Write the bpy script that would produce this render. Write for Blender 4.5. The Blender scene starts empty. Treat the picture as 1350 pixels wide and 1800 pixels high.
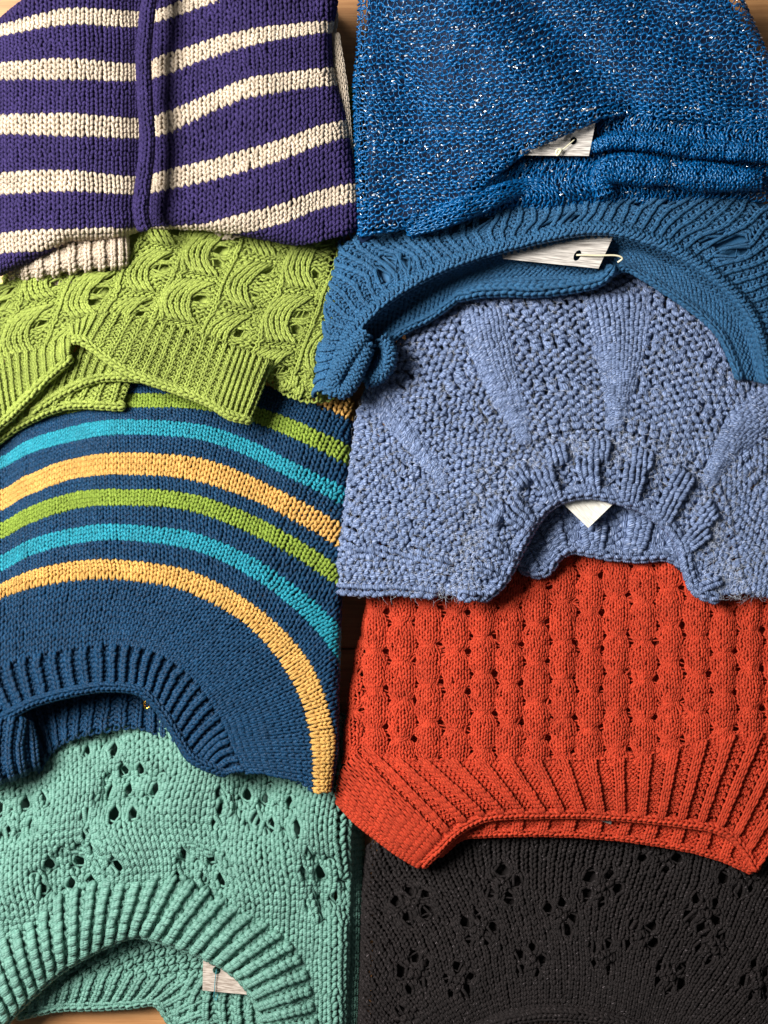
import bpy, math
import numpy as np

# ------------------------------------------------------------------ scene, camera, light
SC = bpy.context.scene
COL = SC.collection
PX = 0.0005                  # one photograph pixel on the table, metres
ZS = 1.25                    # loft of the folded knitwear
HC = 1.15                    # camera height above the table
cam_d = bpy.data.cameras.new('camera')
cam = bpy.data.objects.new('camera', cam_d); COL.objects.link(cam)
cam.location = (0, 0, HC)
cam_d.sensor_fit = 'VERTICAL'; cam_d.sensor_height = 24.0
cam_d.lens = 24.0 * HC / (1800 * PX)
cam_d.clip_start = 0.01; cam_d.clip_end = 50
SC.camera = cam

world = bpy.data.worlds.new('World'); SC.world = world
world.use_nodes = True
bg = world.node_tree.nodes['Background']
bg.inputs['Color'].default_value = (0.86, 0.93, 1.0, 1)
bg.inputs['Strength'].default_value = 0.09

def area(name, loc, aim, size, power, color):
    d = bpy.data.lights.new(name, 'AREA'); d.shape = 'RECTANGLE'
    d.size, d.size_y = size; d.energy = power; d.color = color
    o = bpy.data.objects.new(name, d); COL.objects.link(o)
    o.location = loc
    v = np.array(aim, float) - np.array(loc, float)
    from mathutils import Vector
    o.rotation_euler = Vector(v).to_track_quat('-Z', 'Y').to_euler()
    return o
area('window_light', (-0.95, 0.42, 1.25), (-0.05, -0.12, 0.03), (0.65, 0.65), 63, (1.0, 0.985, 0.96))

SC.view_settings.view_transform = 'Standard'
SC.view_settings.look = 'None'
SC.view_settings.exposure = 0.0
SC.view_settings.gamma = 1.0

# ------------------------------------------------------------------ helpers
RNG = np.random.default_rng(7)

def to_world(p):
    """photo pixel (x, y) at height z (mm) above the table -> metres"""
    p = np.asarray(p, float)
    z = p[..., 2] * 0.001 * ZS
    k = (HC - z) / HC
    return np.stack([(p[..., 0] - 675) * PX * k, (900 - p[..., 1]) * PX * k, z], -1)

def smooth(e0, e1, x):
    t = np.clip((np.asarray(x, float) - e0) / (e1 - e0), 0, 1)
    return t * t * (3 - 2 * t)

def crease_noise(seed, n=7, scale=170.0):
    r = np.random.default_rng(seed)
    k = r.normal(0, 1, (n, 2)) * 2 * math.pi / scale * 0.6
    ph = r.uniform(0, 6.28, n); am = r.uniform(.4, 1, n); am /= am.sum()
    def f(x, y):
        out = 0
        for i in range(n):
            out = out + am[i] * np.sin(k[i, 0] * x + k[i, 1] * y + ph[i])
        return out
    return f

class Net:
    """smooth surface through a grid of control points (px, py, z mm); u across, v along the knitting"""
    def __init__(self, ctrl, us=None, vs=None, warps=()):
        c = np.asarray(ctrl, float)
        self.R, self.C = c.shape[:2]
        self.us = np.arange(self.C, dtype=float) if us is None else np.asarray(us, float)
        self.vs = np.arange(self.R, dtype=float) if vs is None else np.asarray(vs, float)
        c = np.concatenate([2 * c[:1] - c[1:2], c, 2 * c[-1:] - c[-2:-1]], 0)
        c = np.concatenate([2 * c[:, :1] - c[:, 1:2], c, 2 * c[:, -1:] - c[:, -2:-1]], 1)
        self.c = c; self.warps = list(warps)
    @staticmethod
    def _par(x, knots):
        i = np.clip(np.searchsorted(knots, x, side='right') - 1, 0, len(knots) - 2)
        return i, (x - knots[i]) / (knots[i + 1] - knots[i])
    @staticmethod
    def _w(f):
        f2 = f * f; f3 = f2 * f
        return (-.5 * f3 + f2 - .5 * f, 1.5 * f3 - 2.5 * f2 + 1, -1.5 * f3 + 2 * f2 + .5 * f, .5 * f3 - .5 * f2)
    def px(self, u, v):
        iu, fu = self._par(u, self.us); iv, fv = self._par(v, self.vs)
        wu = self._w(fu); wv = self._w(fv)
        out = np.zeros(np.shape(u) + (3,))
        for a in range(4):
            for b in range(4):
                out += (wv[a] * wu[b])[..., None] * self.c[iv + a, iu + b]
        return out
    def ev(self, u, v):
        p = self.px(u, v)
        ok = np.ones(p.shape[:-1], bool)
        for w in self.warps:
            p, k = w(p); ok &= k
        ok &= (p[..., 0] > -75) & (p[..., 0] < 1425) & (p[..., 1] > -60) & (p[..., 1] < 1850)     # build a little past the picture
        return to_world(p), ok
    def frame(self, u, v, e=0.25):
        p, ok = self.ev(u, v)
        pu, _ = self.ev(u + e, v); pv, _ = self.ev(u, v + e)
        n = np.cross(pu - p, pv - p)
        n /= np.linalg.norm(n, axis=-1, keepdims=True) + 1e-12
        return p, n, ok

def ruffle(seed, amp, scale=170.0):
    f = crease_noise(seed, scale=scale)
    def w(p):
        p = p.copy(); p[..., 2] += amp * f(p[..., 0], p[..., 1])
        return p, np.ones(p.shape[:-1], bool)
    return w

def crease(p0, p1, width, amp):
    p0 = np.array(p0, float); p1 = np.array(p1, float); d = p1 - p0; L2 = (d * d).sum()
    def w(p):
        q = p[..., :2] - p0
        t = np.clip((q @ d) / L2, 0, 1)
        r = np.linalg.norm(q - t[..., None] * d, axis=-1)
        p = p.copy(); p[..., 2] += amp * np.exp(-(r / width) ** 2)
        return p, np.ones(p.shape[:-1], bool)
    return w

def roll(edge, direction, R=9.0, amax=2.6, drop=0.0):
    """cloth beyond an edge curls down and under; edge(px,py) = signed px distance beyond the edge"""
    dx, dy = direction
    def w(p):
        p = p.copy()
        s = edge(p[..., 0], p[..., 1]) * 0.5 + R * 1.0        # start to curl R mm before the edge
        t = np.clip(s, 0, None)
        a = np.clip(t / R, 0, amax)
        ok = t / R < amax
        mv = (R * np.sin(a) - t) / 0.5
        mv = np.where(t > 0, mv, 0)
        p[..., 0] += dx * mv; p[..., 1] += dy * mv
        p[..., 2] -= R * (1 - np.cos(a)) * (1 + drop)
        return p, ok
    return w

def edge_y(xs, ys):  return lambda x, y: y - np.interp(x, xs, ys)
def edge_x(ys, xs, s=1):  return lambda x, y: s * (x - np.interp(y, ys, xs))
def edge_line(p0, n):
    n = np.array(n, float); n /= np.linalg.norm(n)
    return (lambda x, y: (x - p0[0]) * n[0] + (y - p0[1]) * n[1]), tuple(n)
def cull(test):
    def w(p): return p, ~test(p[..., 0], p[..., 1])
    return w

def mesh_obj(name, co, faces_idx, uv=None, mat=None, parent=None, smooth_=True):
    """co (n,3), faces_idx (m,4) quads"""
    me = bpy.data.meshes.new(name)
    me.vertices.add(len(co)); me.vertices.foreach_set('co', np.ascontiguousarray(co, np.float32).ravel())
    m, k = faces_idx.shape
    me.loops.add(m * k); me.loops.foreach_set('vertex_index', np.ascontiguousarray(faces_idx, np.int32).ravel())
    me.polygons.add(m); me.polygons.foreach_set('loop_start', np.arange(0, m * k, k, dtype=np.int32))
    if uv is not None:
        l = me.uv_layers.new(name='UVMap'); l.data.foreach_set('uv', np.ascontiguousarray(uv, np.float32).ravel())
    me.update(calc_edges=True)
    me.polygons.foreach_set('use_smooth', np.full(m, smooth_))
    if mat is not None: me.materials.append(mat)
    o = bpy.data.objects.new(name, me); COL.objects.link(o)
    if parent is not None: o.parent = parent
    return o

TRIS = [0]
def tubes(name, P, ref, rad, ok, N, mat, parent, whole=False):
    """P (rows, M, 3) centre lines, ref (rows, M, 3) reference normals, rad (rows, M)"""
    T = np.gradient(P, axis=1)
    T /= np.linalg.norm(T, axis=-1, keepdims=True) + 1e-12
    B = np.cross(T, ref); B /= np.linalg.norm(B, axis=-1, keepdims=True) + 1e-9
    Nn = np.cross(B, T)
    th = np.arange(N) * 2 * math.pi / N
    ring = P[:, :, None] + rad[:, :, None, None] * (np.cos(th)[:, None] * B[:, :, None] + np.sin(th)[:, None] * Nn[:, :, None])
    R, M = P.shape[:2]
    L = np.concatenate([np.zeros((R, 1)), np.cumsum(np.linalg.norm(np.diff(P, axis=1), axis=-1), 1)], 1) * 1000
    L += (np.arange(R) * 37.3)[:, None]
    idx = np.arange(R * M * N).reshape(R, M, N)
    seg = ok[:, :-1] & ok[:, 1:]
    a = idx[:, :-1]; b = idx[:, 1:]
    keep = np.sin(th + math.pi / N) > (-2 if whole else -.8)                   # the side lying on the cloth below is never seen
    f = np.stack([a, b, np.roll(b, -1, 2), np.roll(a, -1, 2)], -1)[:, :, keep][seg].reshape(-1, 4)
    u0 = np.repeat(L[:, :-1, None], N, 2); u1 = np.repeat(L[:, 1:, None], N, 2)
    v0 = np.broadcast_to(np.arange(N) / N, u0.shape); v1 = v0 + 1.0 / N
    uv = np.stack([np.stack([u0, v0], -1), np.stack([u1, v0], -1), np.stack([u1, v1], -1), np.stack([u0, v1], -1)], -2)[:, :, keep][seg].reshape(-1, 2)
    co = ring.reshape(-1, 3)
    used = np.zeros(len(co), bool); used[f.ravel()] = True
    remap = np.cumsum(used) - 1
    TRIS[0] += len(f) * 2
    if len(f) == 0: return None
    return mesh_obj(name, co[used], remap[f], uv, mat, parent)

def knit(net, nu, nv, parts, parent, types=None, S=10, N=5, r=0.19, h=0.84, a=0.215, d=1.25, relief=0.0,
         jit=0.05, rjit=0.07, squeeze=1.0, displace=None, holes=(), seed=1, flip=False, px=None, u0=0, v0=0, lining=True,
         lin_mat=None, lin_off=6.0, plump=0.28, wob=0.10, inset=0.7, offset=0.0):
    """build rows of interlocking loops on a net.
    parts: list of (name, material, rows) ; types(i, j) -> +1 knit / -1 purl (array);  r in units of the stitch width"""
    rg = np.random.default_rng(seed)
    t = (np.arange(S) / S) * 2 * math.pi - math.pi
    # mean stitch width in metres
    uu, vv = np.meshgrid(np.linspace(u0 + .5, u0 + nu - .5, 12), np.linspace(v0 + .5, v0 + nv - .5, 12))
    pa, _ = net.ev(uu, vv); pb, _ = net.ev(uu + 1, vv)
    W = float(np.median(np.linalg.norm(pb - pa, axis=-1))) if px is None else px * PX
    ii = np.arange(nu + 2) - 1                              # one spare stitch each side for blending
    jj = np.arange(nv)
    I, J = np.meshgrid(ii, jj)
    s = np.ones(I.shape) if types is None else np.asarray(types(I + u0, J + v0), float)
    ju = rg.normal(0, jit, I.shape); jv = rg.normal(0, jit, I.shape); jr = 1 + rg.normal(0, rjit, I.shape)
    jz = rg.normal(0, jit * 1.2, I.shape)
    def blend(A):       # (nv, nu, S): own value in the middle, mean with the neighbour at the ends
        c = A[:, 1:-1, None]; l = A[:, :-2, None]; rr = A[:, 2:, None]
        wl = 0.5 * (1 - smooth(-math.pi, -0.45 * math.pi, t)); wr = 0.5 * smooth(0.45 * math.pi, math.pi, t)
        return c * (1 - wl - wr) + l * wl + rr * wr
    sb = blend(s)
    off = (t / (2 * math.pi) + a * np.sin(2 * t))
    sq = np.where(s[:, 1:-1, None] > 0, squeeze, 1.0) if squeeze != 1.0 else 1.0
    U = I[:, 1:-1, None] + 0.5 + off * sq + blend(ju)
    V = J[:, 1:-1, None] + 0.5 + h * np.cos(t) + blend(jv)
    Z = -sb * d * r * np.cos(2 * t) + sb * relief + blend(jz) * r
    R_, M = nv, nu * S
    U = U.reshape(R_, M) + u0; V = V.reshape(R_, M) + v0; Z = Z.reshape(R_, M)
    wf = crease_noise(seed + 900, 9, 9.0); wg = crease_noise(seed + 950, 9, 9.0)
    U, V = U + wob * wf(U, V) * 1.6, V + wob * wg(U, V) * 1.6
    rad = ((1 - plump * np.sign(s[:, 1:-1, None]) * np.cos(2 * t)) * blend(jr)).reshape(R_, M) * r * W
    for (uc, vc, hr) in holes:
        x = U - uc; y = (V - vc) * 0.75
        rho = np.hypot(x, y) + 1e-6
        Rr = hr * 2.3
        m = rho < Rr
        k = np.where(m, (hr + rho * (1 - hr / Rr)) / rho, 1)
        U = uc + x * k; V = vc + (V - vc) * k
        Z = Z - np.where(m, 0.35 * r * (1 - rho / Rr), 0)
    if displace is not None:
        du, dv, dzz = displace(U, V)
        U = U + du; V = V + dv; Z = Z + dzz
    P, n, ok = net.frame(U, V)
    if flip: n = -n
    P = P + n * ((Z + offset) * W)[..., None]
    objs = []
    for name, mat, rows in parts:
        rows = np.asarray(rows, int) - v0
        rows = rows[(rows >= 0) & (rows < nv)]
        if len(rows) == 0: continue
        o = tubes(name, P[rows], n[rows], rad[rows], ok[rows], N, mat, parent)
        if o: objs.append(o)
    if lining:
        lu = np.linspace(u0 + inset, u0 + nu - inset, max(8, min(70, nu)))
        lv = np.linspace(v0 + inset, v0 + nv - inset, max(8, min(70, nv)))
        LU, LV = np.meshgrid(lu, lv)
        p, nn, k = net.frame(LU, LV)
        if flip: nn = -nn
        p = p - nn * lin_off * 0.001
        R, C = LU.shape
        idx = np.arange(R * C).reshape(R, C)
        f = np.stack([idx[:-1, :-1], idx[:-1, 1:], idx[1:, 1:], idx[1:, :-1]], -1)
        kk = k[:-1, :-1] & k[:-1, 1:] & k[1:, 1:] & k[1:, :-1]
        f = f[kk]
        if len(f): objs.append(mesh_obj('inner_layer', p.reshape(-1, 3), f, None, lin_mat or parts[0][1], parent))
    return objs

def catmull(pts, n):
    p = np.asarray(pts, float)
    d = np.concatenate([[0], np.cumsum(np.linalg.norm(np.diff(p[:, :2], axis=0), axis=1))])
    q = np.concatenate([2 * p[:1] - p[1:2], p, 2 * p[-1:] - p[-2:-1]], 0)
    s = np.linspace(0, d[-1], n)
    i = np.clip(np.searchsorted(d, s, side='right') - 1, 0, len(p) - 2)
    f = (s - d[i]) / (d[i + 1] - d[i] + 1e-9)
    w = Net._w(f)
    return sum(w[k][:, None] * q[i + k] for k in range(4)), d[-1]

def tube_net(path, rad_px, n_around, arc=(0, 2 * math.pi), steps=None, squash=1.0, length=None):
    """net wrapped round a path (px, py, z mm): u runs round it, v along it"""
    n = steps or max(6, len(path) * 3)
    c, L = catmull(path, n)
    t = np.gradient(c[:, :2], axis=0); t /= np.linalg.norm(t, axis=1, keepdims=True) + 1e-9
    side = np.stack([-t[:, 1], t[:, 0]], 1)
    rad_px = np.broadcast_to(np.interp(np.linspace(0, 1, n), np.linspace(0, 1, np.size(rad_px)), np.ravel(rad_px)), (n,))
    th = np.linspace(arc[0], arc[1], max(6, int(n_around * 1.5)) + 1)
    ctrl = np.zeros((n, len(th), 3))
    ctrl[..., 0] = c[:, None, 0] + side[:, None, 0] * rad_px[:, None] * np.cos(th)
    ctrl[..., 1] = c[:, None, 1] + side[:, None, 1] * rad_px[:, None] * np.cos(th)
    ctrl[..., 2] = c[:, None, 2] + 0.5 * squash * rad_px[:, None] * np.sin(th)
    return ctrl, th, L

def band(name, path, rad_px, around, along_px, mat, parent, arc=(0, 2 * math.pi), squash=1.0, types=None, warps=(), **kw):
    ctrl, th, L = tube_net(path, rad_px, around, arc, squash=squash)
    nv = max(3, int(round(L / along_px)))
    net = Net(ctrl, us=np.linspace(0, around, len(th)), vs=np.linspace(0, nv, len(ctrl)), warps=warps)
    kw.setdefault('lining', False); kw['flip'] = True        # the face of the knitting looks outwards
    return knit(net, around, nv, [(name, mat, range(nv))], parent, types=types, **kw)

def grid(xs, rows):
    """rows: list of (ys, zs) with one entry per x"""
    xs = np.asarray(xs, float)
    out = []
    for ys, zs in rows:
        ys = np.broadcast_to(np.asarray(ys, float), xs.shape); zs = np.broadcast_to(np.asarray(zs, float), xs.shape)
        out.append(np.stack([xs, ys, zs], -1))
    return np.array(out)

def between(inner, outer, fr, zf=None):
    """rows between two curves of control points at the given fractions"""
    A = np.asarray(inner, float); B = np.asarray(outer, float)
    rows = []
    for f in fr:
        p = A * (1 - f) + B * f
        rows.append(p)
    return np.array(rows)

def resample(pts, n):
    return catmull(pts, n)[0]

# ------------------------------------------------------------------ materials
def nt(mat):
    mat.use_nodes = True
    t = mat.node_tree
    return t, t.nodes, t.links, t.nodes['Principled BSDF']

def lin(c):
    return tuple(((x / 255) / 12.92 if x / 255 <= 0.04045 else ((x / 255 + 0.055) / 1.055) ** 2.4) for x in c)

def yarn(name, rgb, rgb2=None, mix=(0.35, 0.65), rough=0.8, sheen=0.07, pitch=2.2, plies=2.0, twist=0.9, fibre=0.9, spec=0.25, fleck=None, coat=0.0, tint=None):
    """spun wool: rgb the main tone, rgb2 the second tone of the fibres (sRGB 0-255); pitch of the ply twist in mm"""
    m = bpy.data.materials.new(name)
    t, N, L, bs = nt(m)
    uvn = N.new('ShaderNodeUVMap')
    sp = N.new('ShaderNodeSeparateXYZ'); L.new(uvn.outputs[0], sp.inputs[0])
    # fibre direction: follow the twist
    k = N.new('ShaderNodeMath'); k.operation = 'MULTIPLY_ADD'; k.inputs[1].default_value = 1.0 / pitch
    L.new(sp.outputs[0], k.inputs[0])
    kv = N.new('ShaderNodeMath'); kv.operation = 'MULTIPLY'; kv.inputs[1].default_value = plies; L.new(sp.outputs[1], kv.inputs[0])
    L.new(kv.outputs[0], k.inputs[2])
    ph = N.new('ShaderNodeMath'); ph.operation = 'MULTIPLY'; ph.inputs[1].default_value = 2 * math.pi; L.new(k.outputs[0], ph.inputs[0])
    sn = N.new('ShaderNodeMath'); sn.operation = 'SINE'; L.new(ph.outputs[0], sn.inputs[0])
    ab = N.new('ShaderNodeMath'); ab.operation = 'ABSOLUTE'; L.new(sn.outputs[0], ab.inputs[0])
    cm = N.new('ShaderNodeCombineXYZ')
    a1 = N.new('ShaderNodeMath'); a1.operation = 'MULTIPLY'; a1.inputs[1].default_value = 0.35; L.new(sp.outputs[0], a1.inputs[0])
    a2 = N.new('ShaderNodeMath'); a2.operation = 'MULTIPLY'; a2.inputs[1].default_value = 3.0; L.new(k.outputs[0], a2.inputs[0])
    L.new(a1.outputs[0], cm.inputs[0]); L.new(a2.outputs[0], cm.inputs[1])
    fn = N.new('ShaderNodeTexNoise'); fn.inputs['Scale'].default_value = 2.2; fn.inputs['Detail'].default_value = 3; L.new(cm.outputs[0], fn.inputs['Vector'])
    tc = N.new('ShaderNodeTexCoord')
    big = N.new('ShaderNodeTexNoise'); big.inputs['Scale'].default_value = 55; big.inputs['Detail'].default_value = 3; L.new(tc.outputs['Object'], big.inputs['Vector'])
    c1 = lin(rgb); c2 = lin(rgb2) if rgb2 else tuple(min(1, x * 1.35 + 0.01) for x in c1)
    rp = N.new('ShaderNodeMapRange'); rp.inputs['From Min'].default_value = mix[0]; rp.inputs['From Max'].default_value = mix[1]
    L.new(fn.outputs['Fac'], rp.inputs['Value'])
    mx = N.new('ShaderNodeMix'); mx.data_type = 'RGBA'
    mx.inputs['A'].default_value = (*c1, 1); mx.inputs['B'].default_value = (*c2, 1)
    L.new(rp.outputs[0], mx.inputs['Factor'])
    hs = N.new('ShaderNodeHueSaturation'); L.new(mx.outputs['Result'], hs.inputs['Color'])
    vr = N.new('ShaderNodeMapRange'); vr.inputs['From Min'].default_value = .3; vr.inputs['From Max'].default_value = .7
    vr.inputs['To Min'].default_value = 0.86; vr.inputs['To Max'].default_value = 1.12
    L.new(big.outputs['Fac'], vr.inputs['Value']); L.new(vr.outputs[0], hs.inputs['Value'])
    col = hs.outputs['Color']
    if fleck:
        f2 = N.new('ShaderNodeTexNoise'); f2.inputs['Scale'].default_value = 1.1; f2.inputs['Detail'].default_value = 2; L.new(cm.outputs[0], f2.inputs['Vector'])
        r2 = N.new('ShaderNodeMapRange'); r2.inputs['From Min'].default_value = fleck[1]; r2.inputs['From Max'].default_value = fleck[1] + .06; L.new(f2.outputs['Fac'], r2.inputs['Value'])
        m2 = N.new('ShaderNodeMix'); m2.data_type = 'RGBA'; L.new(col, m2.inputs['A']); m2.inputs['B'].default_value = (*lin(fleck[0]), 1)
        L.new(r2.outputs[0], m2.inputs['Factor']); col = m2.outputs['Result']
    L.new(col, bs.inputs['Base Color'])
    bs.inputs['Roughness'].default_value = rough
    bs.inputs['Specular IOR Level'].default_value = spec
    bs.inputs['Sheen Weight'].default_value = sheen
    bs.inputs['Sheen Roughness'].default_value = 0.5
    bs.inputs['Sheen Tint'].default_value = (*[min(1, x * 2 + .03) for x in c1], 1)
    bs.inputs['Coat Weight'].default_value = coat
    if tint: bs.inputs['Specular Tint'].default_value = (*tint, 1)
    b1 = N.new('ShaderNodeBump'); b1.inputs['Strength'].default_value = twist; b1.inputs['Distance'].default_value = 0.0006; L.new(ab.outputs[0], b1.inputs['Height'])
    b2 = N.new('ShaderNodeBump'); b2.inputs['Strength'].default_value = fibre; b2.inputs['Distance'].default_value = 0.0004; L.new(fn.outputs['Fac'], b2.inputs['Height'])
    L.new(b1.outputs[0], b2.inputs['Normal']); L.new(b2.outputs[0], bs.inputs['Normal'])
    return m

def core(poly, z0, z1, mat, parent):
    """the folded layers inside a garment: a soft-edged slab under the visible face"""
    p = np.array(poly, float); n = len(p); c = p.mean(0)
    rings = [(1.0, z0), (1.015, z0 + .3 * (z1 - z0)), (1.0, z0 + .7 * (z1 - z0)), (.94, z1)]
    co = np.concatenate([to_world(np.c_[c + (p - c) * k, np.full(n, z)]) for k, z in rings] + [to_world(np.array([[*c, z1]]))])
    a = np.arange(n); b = (a + 1) % n
    f = [np.stack([a + r * n, b + r * n, b + (r + 1) * n, a + (r + 1) * n], 1) for r in range(3)]
    f.append(np.stack([a + 3 * n, b + 3 * n, np.full(n, 4 * n), np.full(n, 4 * n)], 1))
    q = np.concatenate(f[:3])
    o = mesh_obj('folded_layers', co, q, None, mat, parent)
    t = mesh_obj('folded_top', co, f[3][:, :3], None, mat, o)
    return o

def plain(name, rgb, rough=0.6, metal=0.0, spec=0.4):
    m = bpy.data.materials.new(name); t, N, L, bs = nt(m)
    n = N.new('ShaderNodeTexNoise'); n.inputs['Scale'].default_value = 220
    tc = N.new('ShaderNodeTexCoord'); L.new(tc.outputs['Object'], n.inputs['Vector'])
    r = N.new('ShaderNodeMapRange'); r.inputs['To Min'].default_value = .9; r.inputs['To Max'].default_value = 1.1; L.new(n.outputs['Fac'], r.inputs['Value'])
    h = N.new('ShaderNodeHueSaturation'); h.inputs['Color'].default_value = (*lin(rgb), 1); L.new(r.outputs[0], h.inputs['Value'])
    L.new(h.outputs[0], bs.inputs['Base Color'])
    bs.inputs['Roughness'].default_value = rough; bs.inputs['Metallic'].default_value = metal; bs.inputs['Specular IOR Level'].default_value = spec
    return m

def thing(name, label, cat, at, group=None):
    o = bpy.data.objects.new(name, None); COL.objects.link(o)
    o.empty_display_size = 0.02
    w = to_world(np.array([at[0], at[1], 0.0]))
    o['label'] = label; o['category'] = cat
    if group: o['group'] = group
    return o          # the parts are modelled in place, so the Empty keeps the table's origin


def fibres(net, u_rng, v_rng, count, mat, parent, length=(4, 12), rad=0.09, seed=1, lift=0.8, curl=1.0, name='fuzz'):
    """loose hairs standing off the yarn"""
    rg = np.random.default_rng(seed)
    u = rg.uniform(*u_rng, count); v = rg.uniform(*v_rng, count)
    p, n, ok = net.frame(u, v)
    p = p[ok]; n = n[ok]; m = len(p)
    if m == 0: return
    K = 6
    d = rg.normal(0, 1, (m, 3)); d -= n * (d * n).sum(-1, keepdims=True); d /= np.linalg.norm(d, axis=-1, keepdims=True)
    e = np.cross(n, d)
    L = rg.uniform(*length, m)[:, None] * 0.001
    s = np.linspace(0, 1, K)[None]
    bend = rg.normal(0, 1.6, m)[:, None] * curl
    ang = bend * s + rg.normal(0, .25, (m, 1)) * np.sin(s * 6)
    step = L / (K - 1)
    dx = np.cos(ang) * step; dy = np.sin(ang) * step
    X = np.cumsum(dx, 1) - dx[:, :1]; Y = np.cumsum(dy, 1) - dy[:, :1]
    hgt = (0.0008 + lift * 0.001 * np.sin(s * rg.uniform(1.6, 3.2, (m, 1))) * rg.uniform(.4, 2.2, (m, 1)))
    P = p[:, None] + d[:, None] * X[..., None] + e[:, None] * Y[..., None] + n[:, None] * hgt[..., None]
    rr = np.broadcast_to(rad * 0.001 * (1 - 0.6 * s), (m, K))
    o = tubes(name, P, np.repeat(n[:, None], K, 1), rr, np.ones((m, K), bool), 3, mat, parent)
    o['kind'] = 'stuff'
    return o

def wire(name, path, rad_mm, mat, parent, N=8, n=40):
    c, _ = catmull(path, n)
    W = to_world(c)[None]
    ref = np.zeros_like(W); ref[..., 2] = 1; ref[..., 0] = .13
    return tubes(name, W, ref, np.full((1, n), rad_mm * .001), np.ones((1, n), bool), N, mat, parent, whole=True)
# ------------------------------------------------------------------ the table top
def wood():
    m = bpy.data.materials.new('oiled_wood'); t, N, L, bs = nt(m)
    tc = N.new('ShaderNodeTexCoord'); mp = N.new('ShaderNodeMapping'); mp.inputs['Scale'].default_value = (3.0, 60, 3); L.new(tc.outputs['Object'], mp.inputs['Vector'])
    n1 = N.new('ShaderNodeTexNoise'); n1.inputs['Scale'].default_value = 2.0; n1.inputs['Detail'].default_value = 8; n1.inputs['Roughness'].default_value = .65; L.new(mp.outputs[0], n1.inputs['Vector'])
    mp2 = N.new('ShaderNodeMapping'); mp2.inputs['Scale'].default_value = (12, 420, 12); L.new(tc.outputs['Object'], mp2.inputs['Vector'])
    n2 = N.new('ShaderNodeTexNoise'); n2.inputs['Scale'].default_value = 2.0; n2.inputs['Detail'].default_value = 4; L.new(mp2.outputs[0], n2.inputs['Vector'])
    ad = N.new('ShaderNodeMath'); ad.operation = 'MULTIPLY_ADD'; ad.inputs[1].default_value = .45; L.new(n2.outputs['Fac'], ad.inputs[0]); L.new(n1.outputs['Fac'], ad.inputs[2])
    r = N.new('ShaderNodeValToRGB'); L.new(ad.outputs[0], r.inputs[0])
    r.color_ramp.elements[0].position = .45; r.color_ramp.elements[0].color = (*lin((150, 96, 52)), 1)
    r.color_ramp.elements[1].position = .95; r.color_ramp.elements[1].color = (*lin((206, 152, 98)), 1)
    L.new(r.outputs[0], bs.inputs['Base Color']); bs.inputs['Roughness'].default_value = .5
    b = N.new('ShaderNodeBump'); b.inputs['Strength'].default_value = .15; b.inputs['Distance'].default_value = .0004; L.new(n2.outputs['Fac'], b.inputs['Height']); L.new(b.outputs[0], bs.inputs['Normal'])
    return m
WOOD = wood()
def table():
    hx, hy, th = 0.62, 0.72, 0.03
    bw = 0.12
    root = bpy.data.objects.new('table_top', None); COL.objects.link(root); root['kind'] = 'structure'
    n = int(2 * hy / bw)
    for k in range(n):
        y0 = -hy + k * bw + .0004; y1 = y0 + bw - .0008
        e = 0.0012
        v = [(-hx, y0, -th), (hx, y0, -th), (hx, y1, -th), (-hx, y1, -th),
             (-hx, y0, -e), (hx, y0, -e), (hx, y1, -e), (-hx, y1, -e),
             (-hx, y0 + e, 0), (hx, y0 + e, 0), (hx, y1 - e, 0), (-hx, y1 - e, 0)]
        f = np.array([(3, 2, 1, 0), (8, 9, 10, 11), (0, 1, 5, 4), (2, 3, 7, 6), (4, 5, 9, 8), (6, 7, 11, 10), (1, 2, 6, 5), (3, 0, 4, 7)])
        o = mesh_obj('plank', np.array(v), f, None, WOOD, root, False)
table()
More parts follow.
